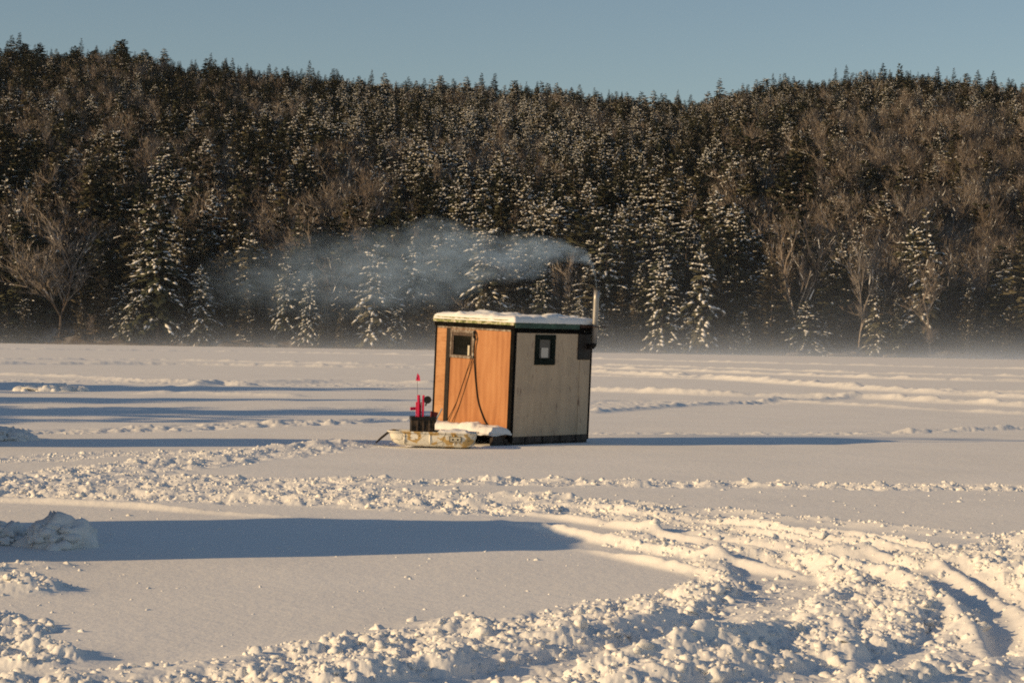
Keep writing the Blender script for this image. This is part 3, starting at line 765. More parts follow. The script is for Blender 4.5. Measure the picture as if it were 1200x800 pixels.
# ------------------------------------------------------------------ other shacks out on the ice, whose shadows lie across the snow
def plain_shack(loc, rz, lx, wy, h, label):
    s = empty('ice_fishing_shack', (loc[0], loc[1], surf_z(*loc)), (0, 0, rz), label=label, cat='ice shack')
    for yy in (0.05, wy - 0.15): MB().box((-0.1, yy, -0.08), (lx + 0.1, yy + 0.1, 0.09)).build('skid', M['skid'], s, 0.01)
    wl = MB(); wl.box((0, 0, 0.09), (lx, 0.03, h)); wl.box((0, wy - 0.03, 0.09), (lx, wy, h)); wl.box((0, 0.03, 0.09), (0.03, wy - 0.03, h)); wl.box((lx - 0.03, 0.03, 0.09), (lx, wy - 0.03, h))
    wl.build('wall', M['ply_side'], s, 0.004)
    for (a, b) in ((0, 0), (lx, 0), (0, wy), (lx, wy)): MB().box((a - 0.035, b - 0.035, 0.07), (a + 0.035, b + 0.035, h - 0.002)).build('corner_trim', M['tar'], s)
    dr = MB().box((lx + 0.002, wy * 0.3, 0.16), (lx + 0.03, wy * 0.3 + 0.75, h - 0.12)).build('door', M['ply_orange'], s, 0.005)
    MB().tube([(lx + 0.03, wy * 0.3 + 0.66, 0.95), (lx + 0.07, wy * 0.3 + 0.66, 0.97), (lx + 0.07, wy * 0.3 + 0.66, 1.07), (lx + 0.03, wy * 0.3 + 0.66, 1.09)], 0.01, 8).build('handle', M['soot'], dr)
    wn = MB(); wn.box((lx * 0.3, -0.03, 1.15), (lx * 0.3 + 0.5, -0.002, 1.2)); wn.box((lx * 0.3, -0.03, 1.55), (lx * 0.3 + 0.5, -0.002, 1.6)); wn.box((lx * 0.3, -0.03, 1.2), (lx * 0.3 + 0.05, -0.002, 1.55)); wn.box((lx * 0.3 + 0.45, -0.03, 1.2), (lx * 0.3 + 0.5, -0.002, 1.55))
    w_ = wn.build('window', M['whitewood'], s, 0.004)
    MB().box((lx * 0.3 + 0.05, -0.016, 1.2), (lx * 0.3 + 0.45, -0.008, 1.55)).build('pane', M['glass'], w_)
    rf = MB().box((-0.07, -0.07, h + 0.002), (lx + 0.07, wy + 0.07, h + 0.05)).build('roof', M['tar_brown'], s, 0.004)
    v_, f_ = slab(-0.06, lx + 0.06, -0.06, wy + 0.06, h + 0.052, 0.10, 50, 50, int(loc[1]), 0.1, 0.02, 0.02)
    link('roof_snow', mesh_from('roof_snow', v_, f_, [M['clod']], smooth=True), rf)
    return s
plain_shack((-7.25, 13.72), math.radians(2), 2.30, 2.32, 1.86, 'broad plywood ice shack whose blue shadow lies across the near snow')
plain_shack((-10.7, 28.0), math.radians(6), 2.0, 1.7, 2.4, 'small plywood ice shack whose narrow shadow points at the sled')

# ------------------------------------------------------------------ hill
D0, DR = 351.0, 720.0
SKY = np.array([(-500, 60), (-200, 58), (0, 56), (60, 60), (130, 55), (200, 72), (250, 76), (300, 82), (360, 86), (450, 97), (560, 99), (640, 104), (700, 112), (760, 118), (800, 119), (850, 107), (900, 97), (960, 92), (1000, 89), (1060, 82), (1090, 88), (1200, 98), (1400, 96), (1700, 110)], float)
def hill_z(x, y):
    x, y = np.asarray(x, float), np.asarray(y, float)
    t = x / y; px = 600 + F * t
    ysky = np.interp(px, SKY[:, 0], SKY[:, 1])
    v = (ysky - 400) - (px - 600) * sr
    zr = H0 - (v - V0) / F * DR - 9.0
    s = (y - D0) / (DR - D0)
    prof = np.where(s < 1, 0.78 * np.clip(s, 0, 1) + 0.22 * np.sin(np.clip(s, 0, 1) * PI / 2), 1 - 0.55 * (s - 1) ** 1.2 * (s > 1))
    n = 7 * (fbm(x * 0.012, y * 0.012, 3, 202) - 0.5) * np.clip(s * 5, 0, 1) * np.clip((1 - s) * 6, 0, 1) + 1.4 * (fbm(x * 0.06, y * 0.06, 2, 12) - 0.5) * np.clip(s * 20, 0, 1)
    bank = 1.1 * smooth(0, 0.012, s)
    return np.where(y < D0 - 1, -1.0, zr * prof + n + bank)
ht = np.linspace(-0.55, 0.55, 230)
hy = np.concatenate([np.linspace(D0 - 6, D0 + 8, 16), np.linspace(D0 + 12, DR + 20, 110), np.linspace(DR + 30, 1000, 25)])
TT, HY = np.meshgrid(ht, hy); hx_ = (TT * HY).ravel(); hyv = HY.ravel()
hz = hill_z(hx_, hyv)
nc = len(ht); a = (np.arange(len(hy) - 1)[:, None] * nc + np.arange(nc - 1)[None, :]).ravel()
M['shade_floor'] = worn('forest_floor_painted_shade', (0.09, 0.065, 0.045), (0.42, 0.40, 0.38), 0.35, rough=0.95, lo=0.5, hi=0.72)  # forest-floor snow coloured dark brown-grey, with the trees' shade put into the tone
hill = link('hill', mesh_from('hill', np.stack([hx_, hyv, hz], 1), np.stack([a, a + 1, a + nc + 1, a + nc], 1), [M['shade_floor']], smooth=True))
tag(hill, kind='structure')

# ------------------------------------------------------------------ trees
def leafmat(name, c0, c1, c2):
    """foliage: tone differs from tree to tree; sprays are shaded softly, partly by the way their side of the crown faces"""
    m, t, b = material(name, 0.7, spec=0.15)
    m.node_tree.nodes.remove(b)
    df = t.n('BsdfDiffuse'); t.l(df.outputs[0], m.node_tree.nodes['Material Output'].inputs['Surface'])
    oi = t.n('ObjectInfo'); o = t.n('TexCoord').outputs['Object']
    n = t.noise(o, 0.8, 3)
    f = t.math('ADD', t.math('MULTIPLY', oi.outputs['Random'], 0.5), t.math('MULTIPLY', n, 0.5))
    t.l(t.ramp(f, [(0.2, c0), (0.5, c1), (0.8, c2)]), df.inputs['Color'])
    k = t.n('VectorMath', operation='MULTIPLY'); t.l(o, k.inputs[0]); k.inputs[1].default_value = (1, 1, 0)
    k1 = t.n('VectorMath', operation='NORMALIZE'); t.l(k.outputs[0], k1.inputs[0])
    k2 = t.n('VectorMath', operation='ADD'); t.l(k1.outputs[0], k2.inputs[0]); k2.inputs[1].default_value = (0, 0, 0.45)
    vt = t.n('VectorTransform', vector_type='NORMAL', convert_from='OBJECT', convert_to='WORLD'); t.l(k2.outputs[0], vt.inputs[0])
    ge = t.n('NewGeometry'); sc_n = t.n('VectorMath', operation='SCALE'); t.l(ge.outputs['Normal'], sc_n.inputs[0]); sc_n.inputs['Scale'].default_value = 0.6
    ad = t.n('VectorMath', operation='ADD'); t.l(vt.outputs[0], ad.inputs[0]); t.l(sc_n.outputs[0], ad.inputs[1])
    nm = t.n('VectorMath', operation='NORMALIZE'); t.l(ad.outputs[0], nm.inputs[0]); t.l(nm.outputs[0], df.inputs['Normal'])
    return m
M['needle'] = leafmat('spruce_needles', (0.046, 0.054, 0.035), (0.085, 0.086, 0.054), (0.15, 0.128, 0.078))
M['cedar'] = leafmat('cedar_foliage', (0.075, 0.068, 0.050), (0.12, 0.105, 0.078), (0.17, 0.145, 0.11))
M['bark'] = worn('bark', (0.05, 0.038, 0.03), (0.14, 0.11, 0.09), 3.0, rough=0.9)
M['pale_bark'] = worn('pale_bark', (0.22, 0.18, 0.15), (0.42, 0.37, 0.32), 1.5, rough=0.85)
M['twig'] = leafmat('bare_twigs', (0.15, 0.122, 0.102), (0.22, 0.186, 0.160), (0.29, 0.255, 0.225))
M['treesnow'] = material('branch_snow', 0.8, (0.84, 0.84, 0.84), spec=0.1)[0]

OCT = np.array([(1, 0, 0), (-1, 0, 0), (0, 1, 0), (0, -1, 0), (0, 0, 1), (0, 0, -0.6)], float)
OCF = np.array([(0, 2, 4), (2, 1, 4), (1, 3, 4), (3, 0, 4), (2, 0, 5), (1, 2, 5), (3, 1, 5), (0, 3, 5)])

def frame(d):
    d = d / (np.linalg.norm(d) + 1e-9)
    s = np.cross(d, (0, 0, 1.0)); s /= (np.linalg.norm(s) + 1e-9)
    return d, s, np.cross(s, d)

def taper(pts, rads, n=5):
    vs, fs = [], []
    for p, r in zip(pts, rads):
        for k in range(n): vs.append((p[0] + r * math.cos(2 * PI * k / n), p[1] + r * math.sin(2 * PI * k / n), p[2]))
    for i in range(len(pts) - 1):
        for k in range(n):
            a, b = i * n + k, i * n + (k + 1) % n
            fs += [(a, b, b + n), (a, b + n, a + n)]
    return np.array(vs), np.array(fs)

def conifer(seed, H, R, snow, nf=9, cone=0.85, low=0.06, gap=0.0, droop=0.25, leaf='needle', size=1.0):
    g = np.random.default_rng(seed)
    V, Fc, Mi, nb = [], [], [], 0
    lean = g.normal(0, 0.012, 2)
    lev = int(H * 2.3 / (0.3 + 0.7 * size))
    for i in range(lev):
        q = low + (1 - low) * (i + g.uniform(0, 0.7)) / lev
        if q > 0.985: continue
        z0_ = q * H; rad = R * (1 - q) ** cone * g.uniform(0.75, 1.12) + 0.10
        nbr = max(3, int(round((5.5 if q < 0.8 else 4) * g.uniform(0.8, 1.2))))
        ph = g.uniform(0, 2 * PI)
        for b in range(nbr):
            if g.random() < gap: continue
            az = ph + 2 * PI * b / nbr + g.normal(0, 0.22); L = rad * g.uniform(0.5, 1.2)
            el = (0.35 * q ** 2 * 1.6 - droop * (1 - q) + g.normal(0, 0.16))
            d = np.array((math.cos(az) * math.cos(el), math.sin(az) * math.cos(el), math.sin(el)))
            z = z0_ + g.normal(0, 0.42 * H / lev)
            p0 = np.array((lean[0] * z, lean[1] * z, z))
            n = max(3, int(1.35 * nf * (0.45 + 0.55 * L / max(R, 0.1))))
            sag = (0.30 - 0.18 * q) * L * (0.6 + 0.4 * min(snow, 1.2)) if droop >= 0 else 0.0
            def at(f): return p0 + d * L * f + np.array((0, 0, -sag * f * f))
            for j in range(n):
                f = 0.15 + 0.85 * (j + g.random()) / n
                p = at(f); tg = d * L + np.array((0, 0, -2 * sag * f)); tg = tg / np.linalg.norm(tg)
                sd = np.array((-math.sin(az), math.cos(az), 0.0)) * g.choice((-1, 1))
                sw = g.uniform(0.2, 1.3) * (1 if f < 0.9 else 0.4)
                fd = tg + sd * sw + np.array((0, 0, -g.uniform(0.0, 0.3)))
                l = size * (0.28 + 0.34 * L * (1 - 0.55 * f)) * g.uniform(0.7, 1.25); l = min(l, 0.8 * size)
                fd, s_, u = frame(fd); roll = g.normal(0, 0.45); s_ = s_ * math.cos(roll) + u * math.sin(roll)
                ww = l * g.uniform(0.22, 0.40)
                V.append([p, p + fd * l * 0.55 + s_ * ww, p + fd * l, p + fd * l * 0.5 - s_ * ww])
                Fc += [(nb, nb + 1, nb + 2), (nb, nb + 2, nb + 3)]; Mi += [0, 0]; nb += 4
            if g.random() < min(0.9, 0.60 * snow + 0.02):
                f = g.uniform(0.3, 0.55)
                while f < 1.04:
                    stp = g.uniform(0.16, 0.30) * (0.8 + 0.3 * min(snow, 1.4))
                    c = at(f + stp * 0.5); tg = d * L + np.array((0, 0, -2 * sag * f))
                    a_, s_, u = frame(tg + g.normal(0, 0.12 * L, 3))
                    l = stp * L * g.uniform(0.55, 0.95) + 0.1; w_ = min(0.28 * L, 0.34 * size) * g.uniform(0.5, 1.1) * (1.1 - 0.4 * f); t_ = size * g.uniform(0.09, 0.17)
                    c = c + s_ * g.normal(0, 0.08 * L) + u * 0.05
                    o = OCT * g.uniform(0.7, 1.2, (6, 1))
                    V.append(list(c + np.outer(o[:, 0] * l, a_) + np.outer(o[:, 1] * w_, s_) + np.outer(o[:, 2] * t_, u)))
                    Fc += [tuple(r + nb) for r in OCF]; Mi += [1] * 8; nb += 6
                    f += stp * g.uniform(0.8, 1.7) / (0.5 + 0.5 * min(snow, 1.3))
    # leader
    for j in range(14):
        z = H * (0.93 + 0.07 * j / 14); az = g.uniform(0, 2 * PI); l = 0.14 + 0.35 * (1 - j / 14)
        p = np.array((lean[0] * z, lean[1] * z, z)); fd = np.array((math.cos(az), math.sin(az), 0.9)); fd, s, u = frame(fd)
        V.append([p, p + fd * l * 0.5 + s * l * 0.2, p + fd * l, p + fd * l * 0.5 - s * l * 0.2]); Fc += [(nb, nb + 1, nb + 2), (nb, nb + 2, nb + 3)]; Mi += [0, 0]; nb += 4
    crown = mesh_from('crown', np.vstack([np.array(v) for v in V]), np.array(Fc), [M[leaf], M['treesnow']], Mi)
    tv, tf = taper([(lean[0] * z, lean[1] * z, z) for z in (-0.6, 0.4, H * 0.5, H * 0.985)], [0.022 * H * 0.6 + 0.03, 0.02 * H * 0.55 + 0.02, 0.011 * H * 0.55 + 0.01, 0.008])
    trunk = mesh_from('trunk', tv, tf, [M['bark']])
    return crown, trunk

def bare(seed, H, spread, mat='bark', snow=0.15, twigs=1.0, fork=0.35):
    g = np.random.default_rng(seed)
    segs = []
    def grow(p, d, L, r, lev):
        n = 3 if lev < 2 else 2
        for k in range(n):
            q = p + d * L / n
            segs.append((p, q, r * (1 - 0.25 * k / n), r * (1 - 0.25 * (k + 1) / n), lev)); p = q
            d = d + g.normal(0, 0.10, 3) + np.array((0, 0, 0.05)); d /= np.linalg.norm(d)
            if lev >= 1 and k < n - 1 or (lev == 0 and k == n - 2 and g.random() < 0.6): kids(p, d, L * 0.55, r * 0.55, lev, 2 if lev > 0 else 1)
        kids(p, d, L * 0.68 if lev else H * 0.27, r * 0.7, lev, (4 if lev == 0 else 3) if lev < 3 else 2)
    def kids(p, d, L, r, lev, n):
        if lev >= 4: return
        for _ in range(n):
            a = g.normal(0, 1, 3); a -= a @ d * d; a /= np.linalg.norm(a) + 1e-9
            th = g.uniform(0.35, 0.95) * spread
            e = d * math.cos(th) + a * math.sin(th) + np.array((0, 0, 0.22)); e /= np.linalg.norm(e)
            grow(p, e, L * g.uniform(0.7, 1.1), r, lev + 1)
    grow(np.array((0, 0, -0.4)), np.array((g.normal(0, 0.08), g.normal(0, 0.08), 1.0)), H * fork, 0.008 * H + 0.02, 0)
    tv, tf, tn = [], [], 0; V, Fc, Mi, nb = [], [], [], 0
    zmax = max(s[1][2] for s in segs); k = H / zmax
    for (p, q, r0, r1, lev) in segs:
        p, q = p * k, q * k; d, s, u = frame(q - p)
        if lev <= 1:
            for c, r in ((p, r0), (q, r1)):
                for j in range(5): tv.append(c + (s * math.cos(j * 1.2566) + u * math.sin(j * 1.2566)) * r)
            for j in range(5):
                a, b = tn + j, tn + (j + 1) % 5; tf += [(a, b, b + 5), (a, b + 5, a + 5)]
            tn += 10
            if snow and lev == 1 and g.random() < snow * 3:
                o = OCT.copy(); L = np.linalg.norm(q - p)
                V.append(list((p + q) / 2 + np.outer(o[:, 0] * L * 0.4, d) + np.outer(o[:, 1] * r0 * 0.9, s) + np.outer(o[:, 2] * 0.06, u) + np.array((0, 0, r0))))
                Fc += [tuple(r + nb) for r in OCF]; Mi += [1] * 8; nb += 6
        else:
            r = max(r1, 0.014)
            ro = g.uniform(0, PI); w_ = s * math.cos(ro) + u * math.sin(ro); w2 = np.cross(d, w_)
            r *= 1.9 if lev == 2 else 1.25
            V.append([p - w_ * r, p + w_ * r, q + w_ * r * 0.6, q - w_ * r * 0.6]); Fc += [(nb, nb + 1, nb + 2), (nb, nb + 2, nb + 3)]
            mi = 1 if g.random() < snow * 0.4 else 0; Mi += [mi, mi]; nb += 4
            if lev >= 3:
                for _ in range(int(3 * twigs)):
                    a = d + g.normal(0, 0.55, 3) + np.array((0, 0, 0.3)); a /= np.linalg.norm(a); b0 = p + (q - p) * g.random(); L = g.uniform(0.4, 1.1) * H / 13
                    a, s2, u2 = frame(a); ro = g.uniform(0, PI); w_ = (s2 * math.cos(ro) + u2 * math.sin(ro)) * 0.014
                    V.append([b0 - w_, b0 + w_, b0 + a * L]); Fc.append((nb, nb + 1, nb + 2)); Mi.append(0); nb += 3
    crown = mesh_from('crown', np.vstack([np.array(v) for v in V]), np.array(Fc), [M['twig'], M['treesnow']], Mi)
    trunk = mesh_from('trunk', np.array(tv), np.array(tf), [M[mat]])
    return crown, trunk

VAR = {}
S_ = dict(size=1.5)
VAR['spruce'] = [conifer(5, 16, 4.2, 0.30, 9, 0.55, **S_), conifer(2, 18, 4.2, 0.5, **S_), conifer(8, 13, 4.4, 0.6, 10, 0.42, 0.08, 0.1, 0.1, **S_), conifer(1, 17, 3.9, 0.95, **S_), conifer(4, 20, 4.6, 0.9, 9, 0.7, 0.1, 0.14, **S_),
                 conifer(7, 15, 4.6, 1.1, 9, 0.45, 0.1, 0.15, 0.1, **S_), conifer(6, 17, 4.6, 1.5, 9, 0.6, 0.08, 0.1, 0.15, **S_), conifer(3, 14, 3.6, 1.9, 8, 0.65, **S_)]
VAR['old'] = [conifer(41, 30, 6.8, 1.0, 12, 0.75, 0.12, 0.12, 0.2, size=2.0)]
VAR['dark'] = [conifer(11, 18, 4.1, 0.12, 10, **S_), conifer(12, 15, 4.6, 0.16, 11, 0.5, **S_), conifer(13, 19, 4.4, 0.05, 9, 0.7, 0.1, 0.1, **S_), conifer(14, 15, 5.2, 0.12, 11, 0.40, 0.12, 0.12, 0.0, **S_), conifer(15, 18, 3.0, 0.03, 10, 1.0, 0.05, 0, 0.3, size=1.2), conifer(16, 16, 3.3, 0.06, 10, 0.95, 0.05, 0.05, 0.2, size=1.2)]
VAR['cedar'] = [conifer(21, 11, 2.3, 0.16, 11, 0.5, 0.02, 0, -0.3, 'cedar', 1.2), conifer(22, 8, 2.0, 0.35, 11, 0.55, 0.02, 0, -0.2, 'cedar', 1.2), conifer(23, 13, 2.7, 0.08, 11, 0.5, 0.03, 0, -0.3, 'cedar', 1.2)]
VAR['bare'] = [bare(31, 17, 0.8, fork=0.16), bare(32, 15, 0.9, 'pale_bark', fork=0.13), bare(33, 18, 0.7, 'pale_bark', 0.2, fork=0.2), bare(34, 13, 1.0, 'pale_bark', 0.1, 1.2, 0.12), bare(35, 16, 0.85, 'pale_bark', 0.25, fork=0.15)]
KINDS = ('spruce', 'dark', 'cedar', 'bare')
NAMES = {'old': 'spruce_tree', 'spruce': 'spruce_tree', 'dark': 'fir_tree', 'cedar': 'cedar_tree', 'bare': 'bare_tree'}
GROUPS = {'spruce': 'snow-dusted spruces on the wooded hill', 'dark': 'dark firs on the wooded hill', 'cedar': 'brownish cedars on the wooded hill', 'bare': 'leafless trees on the wooded hill'}
LOOK = {'spruce': 'spruce with snow-clumped boughs', 'dark': 'dark fir with little snow', 'cedar': 'narrow brownish cedar', 'bare': 'leafless grey-brown tree'}
CATS = {'old': 'spruce', 'spruce': 'spruce', 'dark': 'fir', 'cedar': 'cedar', 'bare': 'bare tree'}

def put_tree(kind, vi, x, y, s, rz, label, group, z=None, lean=(0, 0)):
    e = empty(NAMES[kind], (x, y, float(hill_z(x, y)) if z is None else z), (lean[0], lean[1], rz), label=label, cat=CATS[kind], group=group)
    e.scale = (s[0], s[0], s[1])
    c = link('crown', VAR[kind][vi][0], e); t = link('trunk', VAR[kind][vi][1], e)
    return e, c, t

def zone(x, y):
    px, py = pixel(x, y, float(hill_z(x, y)))
    s = (y - D0) / (DR - D0)
    row = 'at the misty shore' if s < 0.03 else 'on the lower slope' if s < 0.2 else 'on the middle slope' if s < 0.93 else 'on the skyline ridge'
    col = 'far off sunward' if px < 240 else 'behind the smoke' if px < 510 else 'behind the shack' if px < 700 else 'past the stovepipe' if px < 900 else 'beyond the shack shadow'
    return row + ', ' + col

# blobs of one kind, in photo points: (x, y, rx, ry, kind, strength)
BLOBS = [(1085, 235, 160, 60, 'bare', 5.0), (1010, 165, 70, 26, 'bare', 2.6), (1130, 165, 60, 25, 'bare', 2.6), (95, 135, 60, 30, 'bare', 2.2), (160, 195, 80, 25, 'bare', 1.8), (420, 200, 50, 25, 'bare', 1.8),
         (530, 195, 45, 28, 'bare', 1.8), (350, 262, 60, 28, 'bare', 2.0), (720, 150, 34, 20, 'bare', 2.0), (80, 290, 60, 40, 'bare', 2.0), (860, 270, 40, 30, 'bare', 1.6), (1130, 340, 90, 50, 'bare', 1.8), (290, 130, 50, 25, 'bare', 1.4), (980, 300, 60, 45, 'bare', 1.8),
         (640, 165, 150, 60, 'spruce', 3.6), (850, 135, 110, 30, 'spruce', 2.5), (560, 230, 80, 40, 'spruce', 1.6), (790, 320, 80, 60, 'spruce', 3.0), (690, 270, 60, 50, 'spruce', 2.4), (450, 170, 80, 30, 'spruce', 1.6), (870, 140, 70, 30, 'spruce', 2.2), (970, 135, 60, 25, 'spruce', 1.4), (220, 270, 60, 50, 'spruce', 1.6), (640, 340, 60, 40, 'spruce', 2.0),
         (60, 220, 120, 50, 'dark', 2.2), (220, 180, 70, 50, 'dark', 1.6), (925, 225, 40, 40, 'dark', 3.0), (830, 205, 60, 40, 'dark', 2.4), (330, 210, 60, 40, 'dark', 1.6), (1020, 245, 60, 22, 'dark', 1.6), (750, 210, 50, 30, 'dark', 1.4), (60, 75, 100, 20, 'dark', 1.6), (200, 90, 150, 22, 'dark', 1.6), (820, 260, 40, 40, 'dark', 1.2)]
def pick_kind(x, y, z):
    px, py = pixel(x, y, z + 6); s = (y - D0) / (DR - D0)
    wts = {'spruce': 0.62, 'dark': 1.15, 'cedar': 0.7 + 1.8 * max(0, 1 - s / 0.05), 'bare': 0.62}
    n = float(fbm(np.array([x * 0.03]), np.array([y * 0.02]), 2, 500)[0])
    wts['bare'] *= 0.15 + 2.2 * max(0, n - 0.45) * 5
    low = max(0.0, 1 - s / 0.16); wts['spruce'] += 1.1 * low * (px > 560); wts['dark'] += 0.5 * low; wts['bare'] *= 1 - 0.45 * low
    for (bx_, by_, rx, ry, k, st_) in BLOBS:
        wts[k] += st_ * 1.6 * math.exp(-((px - bx_) / rx) ** 2 - ((py - by_) / ry) ** 2)
    if s > 0.95: wts['bare'] *= 0.2; wts['dark'] += 3.0; wts['spruce'] *= 0.6
    v = np.array([wts[k] for k in KINDS]); return KINDS[RNG.choice(4, p=v / v.sum())]

PTS = []
y = D0 + 1.2
while y < DR + 26:
    sp = 4.6 - 0.75 * min(1, (y - D0) / 200)
    x = -0.335 * y + RNG.uniform(0, sp)
    while x < 0.335 * y:
        jx, jy = x + RNG.normal(0, sp * 0.25), y + RNG.normal(0, sp * 0.25)
        jy = max(jy, D0 + 0.6)
        z = float(hill_z(jx, jy)); k = pick_kind(jx, jy, z)
        s = (jy - D0) / (DR - D0)
        hs = float(np.clip(RNG.lognormal(-0.20, 0.22), 0.42, 1.12)) * (0.66 if s < 0.012 else 1.0) * (0.9 if s > 0.9 else 1)
        if s < 0.012 and RNG.random() < 0.4: hs *= 0.6
        hs *= 1.0 - 0.40 * float(smooth(0.02, 0.75, s))
        if k == 'bare': hs *= 0.95
        vi = int(RNG.integers(len(VAR[k])))
        if k == 'spruce':
            sn = float(fbm(np.array([jx * 0.035]), np.array([jy * 0.025]), 2, 900)[0]); vi = int(np.clip(round((sn - 0.25) / 0.5 * 7 + 0.8 + RNG.normal(0, 1.3)), 0, 7))
        if s > 0.95:
            hs = RNG.uniform(0.30, 0.54) * (1.4 if RNG.random() < 0.15 else 1)
            if k == 'dark': vi = int(RNG.choice((0, 4, 5, 1, 3, 2)))
        PTS.append((k, vi, jx, jy, hs * RNG.uniform(0.95, 1.4), hs, RNG.uniform(0, 2 * PI)))
        x += sp
    y += sp * 0.88

x = -0.33 * D0
while x < 0.33 * D0:
    x += RNG.uniform(1.0, 2.6); jy = D0 + RNG.uniform(0.3, 3.2)
    k = 'cedar' if RNG.random() < 0.46 else ('spruce' if RNG.random() < 0.8 else 'bare')
    hs = RNG.uniform(0.35, 0.85) * (1.0 if k == 'cedar' else 0.66)
    PTS.append((k, int(RNG.integers(3, 8)) if k == 'spruce' else int(RNG.integers(len(VAR[k]))), x, jy, hs * RNG.uniform(0.95, 1.35), hs, RNG.uniform(0, 6.28)))

# single trees that stand out in the photo: (kind, variant, x, top y, base y, width factor, label)
SOLO = [('spruce', 7, 437, 285, 402, 1.15, 'tall pointed spruce heavy with snow, seen through the drifting smoke'),
        ('spruce', 6, 362, 318, 404, 0.9, 'small snow-clumped spruce in the smoke, beside a taller one'),
        ('spruce', 4, 334, 292, 398, 0.9, 'thin-topped spruce with one long snowy bough, at the smoke tail'),
        ('old', 0, 185, 215, 398, 1.0, 'broad old spruce with wide white shelves of snow above the shore'),
        ('spruce', 6, 235, 310, 400, 1.0, 'snow-hung spruce standing under the broad old spruce'),
        ('cedar', 1, 290, 338, 404, 1.2, 'frosted brownish cedar at the water edge below the smoke tail'),
        ('cedar', 0, 96, 355, 402, 1.2, 'frosted low cedar at the shore under the spreading leafless tree'),
        ('spruce', 7, 818, 285, 414, 0.95, 'bright snow-plastered spruce nearest the stovepipe on the shaded side'),
        ('spruce', 6, 775, 300, 414, 1.1, 'bushy snow-plastered spruce next to the stovepipe'),
        ('cedar', 2, 903, 312, 414, 1.3, 'brown cedar with a snowy cap standing alone at the misty shore'),
        ('spruce', 7, 944, 352, 414, 1.8, 'squat little spruce bowed under the brightest snow load'),
        ('spruce', 3, 1027, 322, 416, 1.1, 'slim spruce with snow tufts beside the pale forked trunk'),
        ('spruce', 4, 1083, 245, 405, 0.9, 'spruce with long snowy fingers among the reddish bare trees'),
        ('bare', 2, 1006, 262, 412, 0.9, 'pale forked leafless tree rising from the misty shore'),
        ('bare', 4, 930, 236, 405, 1.0, 'vase-shaped leafless tree with pale branches above the brown cedar'),
        ('bare', 0, 70, 238, 396, 1.4, 'wide spreading leafless tree above the shore, far off on the sunny side'),
        ('bare', 3, 1090, 290, 416, 1.2, 'leaning leafless tree with whitish limbs at the misty shore'),
        ('dark', 1, 143, 46, 95, 1.1, 'tallest dark fir on the skyline above the sunny side'),
        ('dark', 1, 1054, 74, 122, 0.6, 'thin spire fir standing up from the skyline beyond the shack shadow')]
used = []
for (k, vi, px, yt, yb, wf, label) in SOLO:
    # depth from where its foot stands on the hill
    ya = np.linspace(D0 + 1.5, DR + 5, 700); u, v = uv(px, yb)
    xa = u / F * ya; zl = H0 - (v - V0) / F * ya; dz = hill_z(xa, ya) - zl
    i = int(np.argmax(dz > 0)) if (dz > 0).any() else len(ya) - 1
    yy = float(ya[i]); xx = float(xa[i]); zz = float(hill_z(xx, yy))
    u2, v2 = uv(px, yt); top = H0 - (v2 - V0) / F * yy
    hh = max(3.0, top - zz); base = VAR[k][vi][0]
    zs = np.empty(len(base.vertices) * 3, np.float32); base.vertices.foreach_get('co', zs); Hm = float(zs[2::3].max())
    sc = hh / Hm
    put_tree(k, vi, xx, yy, (sc * wf, sc), RNG.uniform(0, 6.28), label, None)
    used.append((xx, yy, 1.8 * sc * wf))
PTS = [p for p in PTS if not any(abs(p[2] - a) < 1.6 * r and -9 < p[3] - b < 2.0 for a, b, r in used)]

# the trees that show largest become objects, the rest one mass
LIMIT = {'spruce': 255, 'dark': 230, 'cedar': 200, 'bare': 255}
SRC = {}
rest = []
for k in KINDS:
    pk = [p for p in PTS if p[0] == k and abs(p[2] / p[3]) < 0.262]
    far_ = [p for p in PTS if p[0] == k and abs(p[2] / p[3]) >= 0.262]
    ridge_ = sorted([p for p in pk if DR - 14 < p[3] < DR + 4], key=lambda p: -p[5])[:45 if k != 'bare' else 15]
    rs = set(map(id, ridge_))
    near = sorted([p for p in pk if id(p) not in rs], key=lambda p: p[3] - 26 * p[5])
    ind = near[:LIMIT[k] - len(ridge_)] + ridge_
    rest += near[LIMIT[k] - len(ridge_):] + far_
    for p in ind:
        e, c, t = put_tree(k, p[1], p[2], p[3], (p[4], p[5]), p[6], LOOK[k] + ' ' + zone(p[2], p[3]), GROUPS[k])
        SRC.setdefault((k, p[1]), (c, t))
    for vi in range(len(VAR[k])):
        if (k, vi) not in SRC: raise RuntimeError('no source for ' + k)

me = bpy.data.meshes.new('forest')
me.from_pydata([(p[2], p[3], float(hill_z(p[2], p[3]))) for p in rest], [], [])
keys = sorted(SRC)
for nm, ty, vals in (('variant', 'INT', [keys.index((p[0], p[1])) for p in rest]), ('turn', 'FLOAT', [p[6] for p in rest]), ('wide', 'FLOAT', [p[4] for p in rest]), ('tall', 'FLOAT', [p[5] for p in rest])):
    at = me.attributes.new(nm, ty, 'POINT'); at.data.foreach_set('value', vals)
forest = link('forest', me)
tag(forest, 'dense mixed forest covering the hill behind the nearer trees', None, None, 'stuff')
ng = bpy.data.node_groups.new('forest', 'GeometryNodeTree')
ng.interface.new_socket('Geometry', in_out='INPUT', socket_type='NodeSocketGeometry')
ng.interface.new_socket('Geometry', in_out='OUTPUT', socket_type='NodeSocketGeometry')
gi, go = ng.nodes.new('NodeGroupInput'), ng.nodes.new('NodeGroupOutput')
L = ng.links.new
def attr(nm, ty):
    x = ng.nodes.new('GeometryNodeInputNamedAttribute'); x.data_type = ty; x.inputs['Name'].default_value = nm; return x.outputs['Attribute']
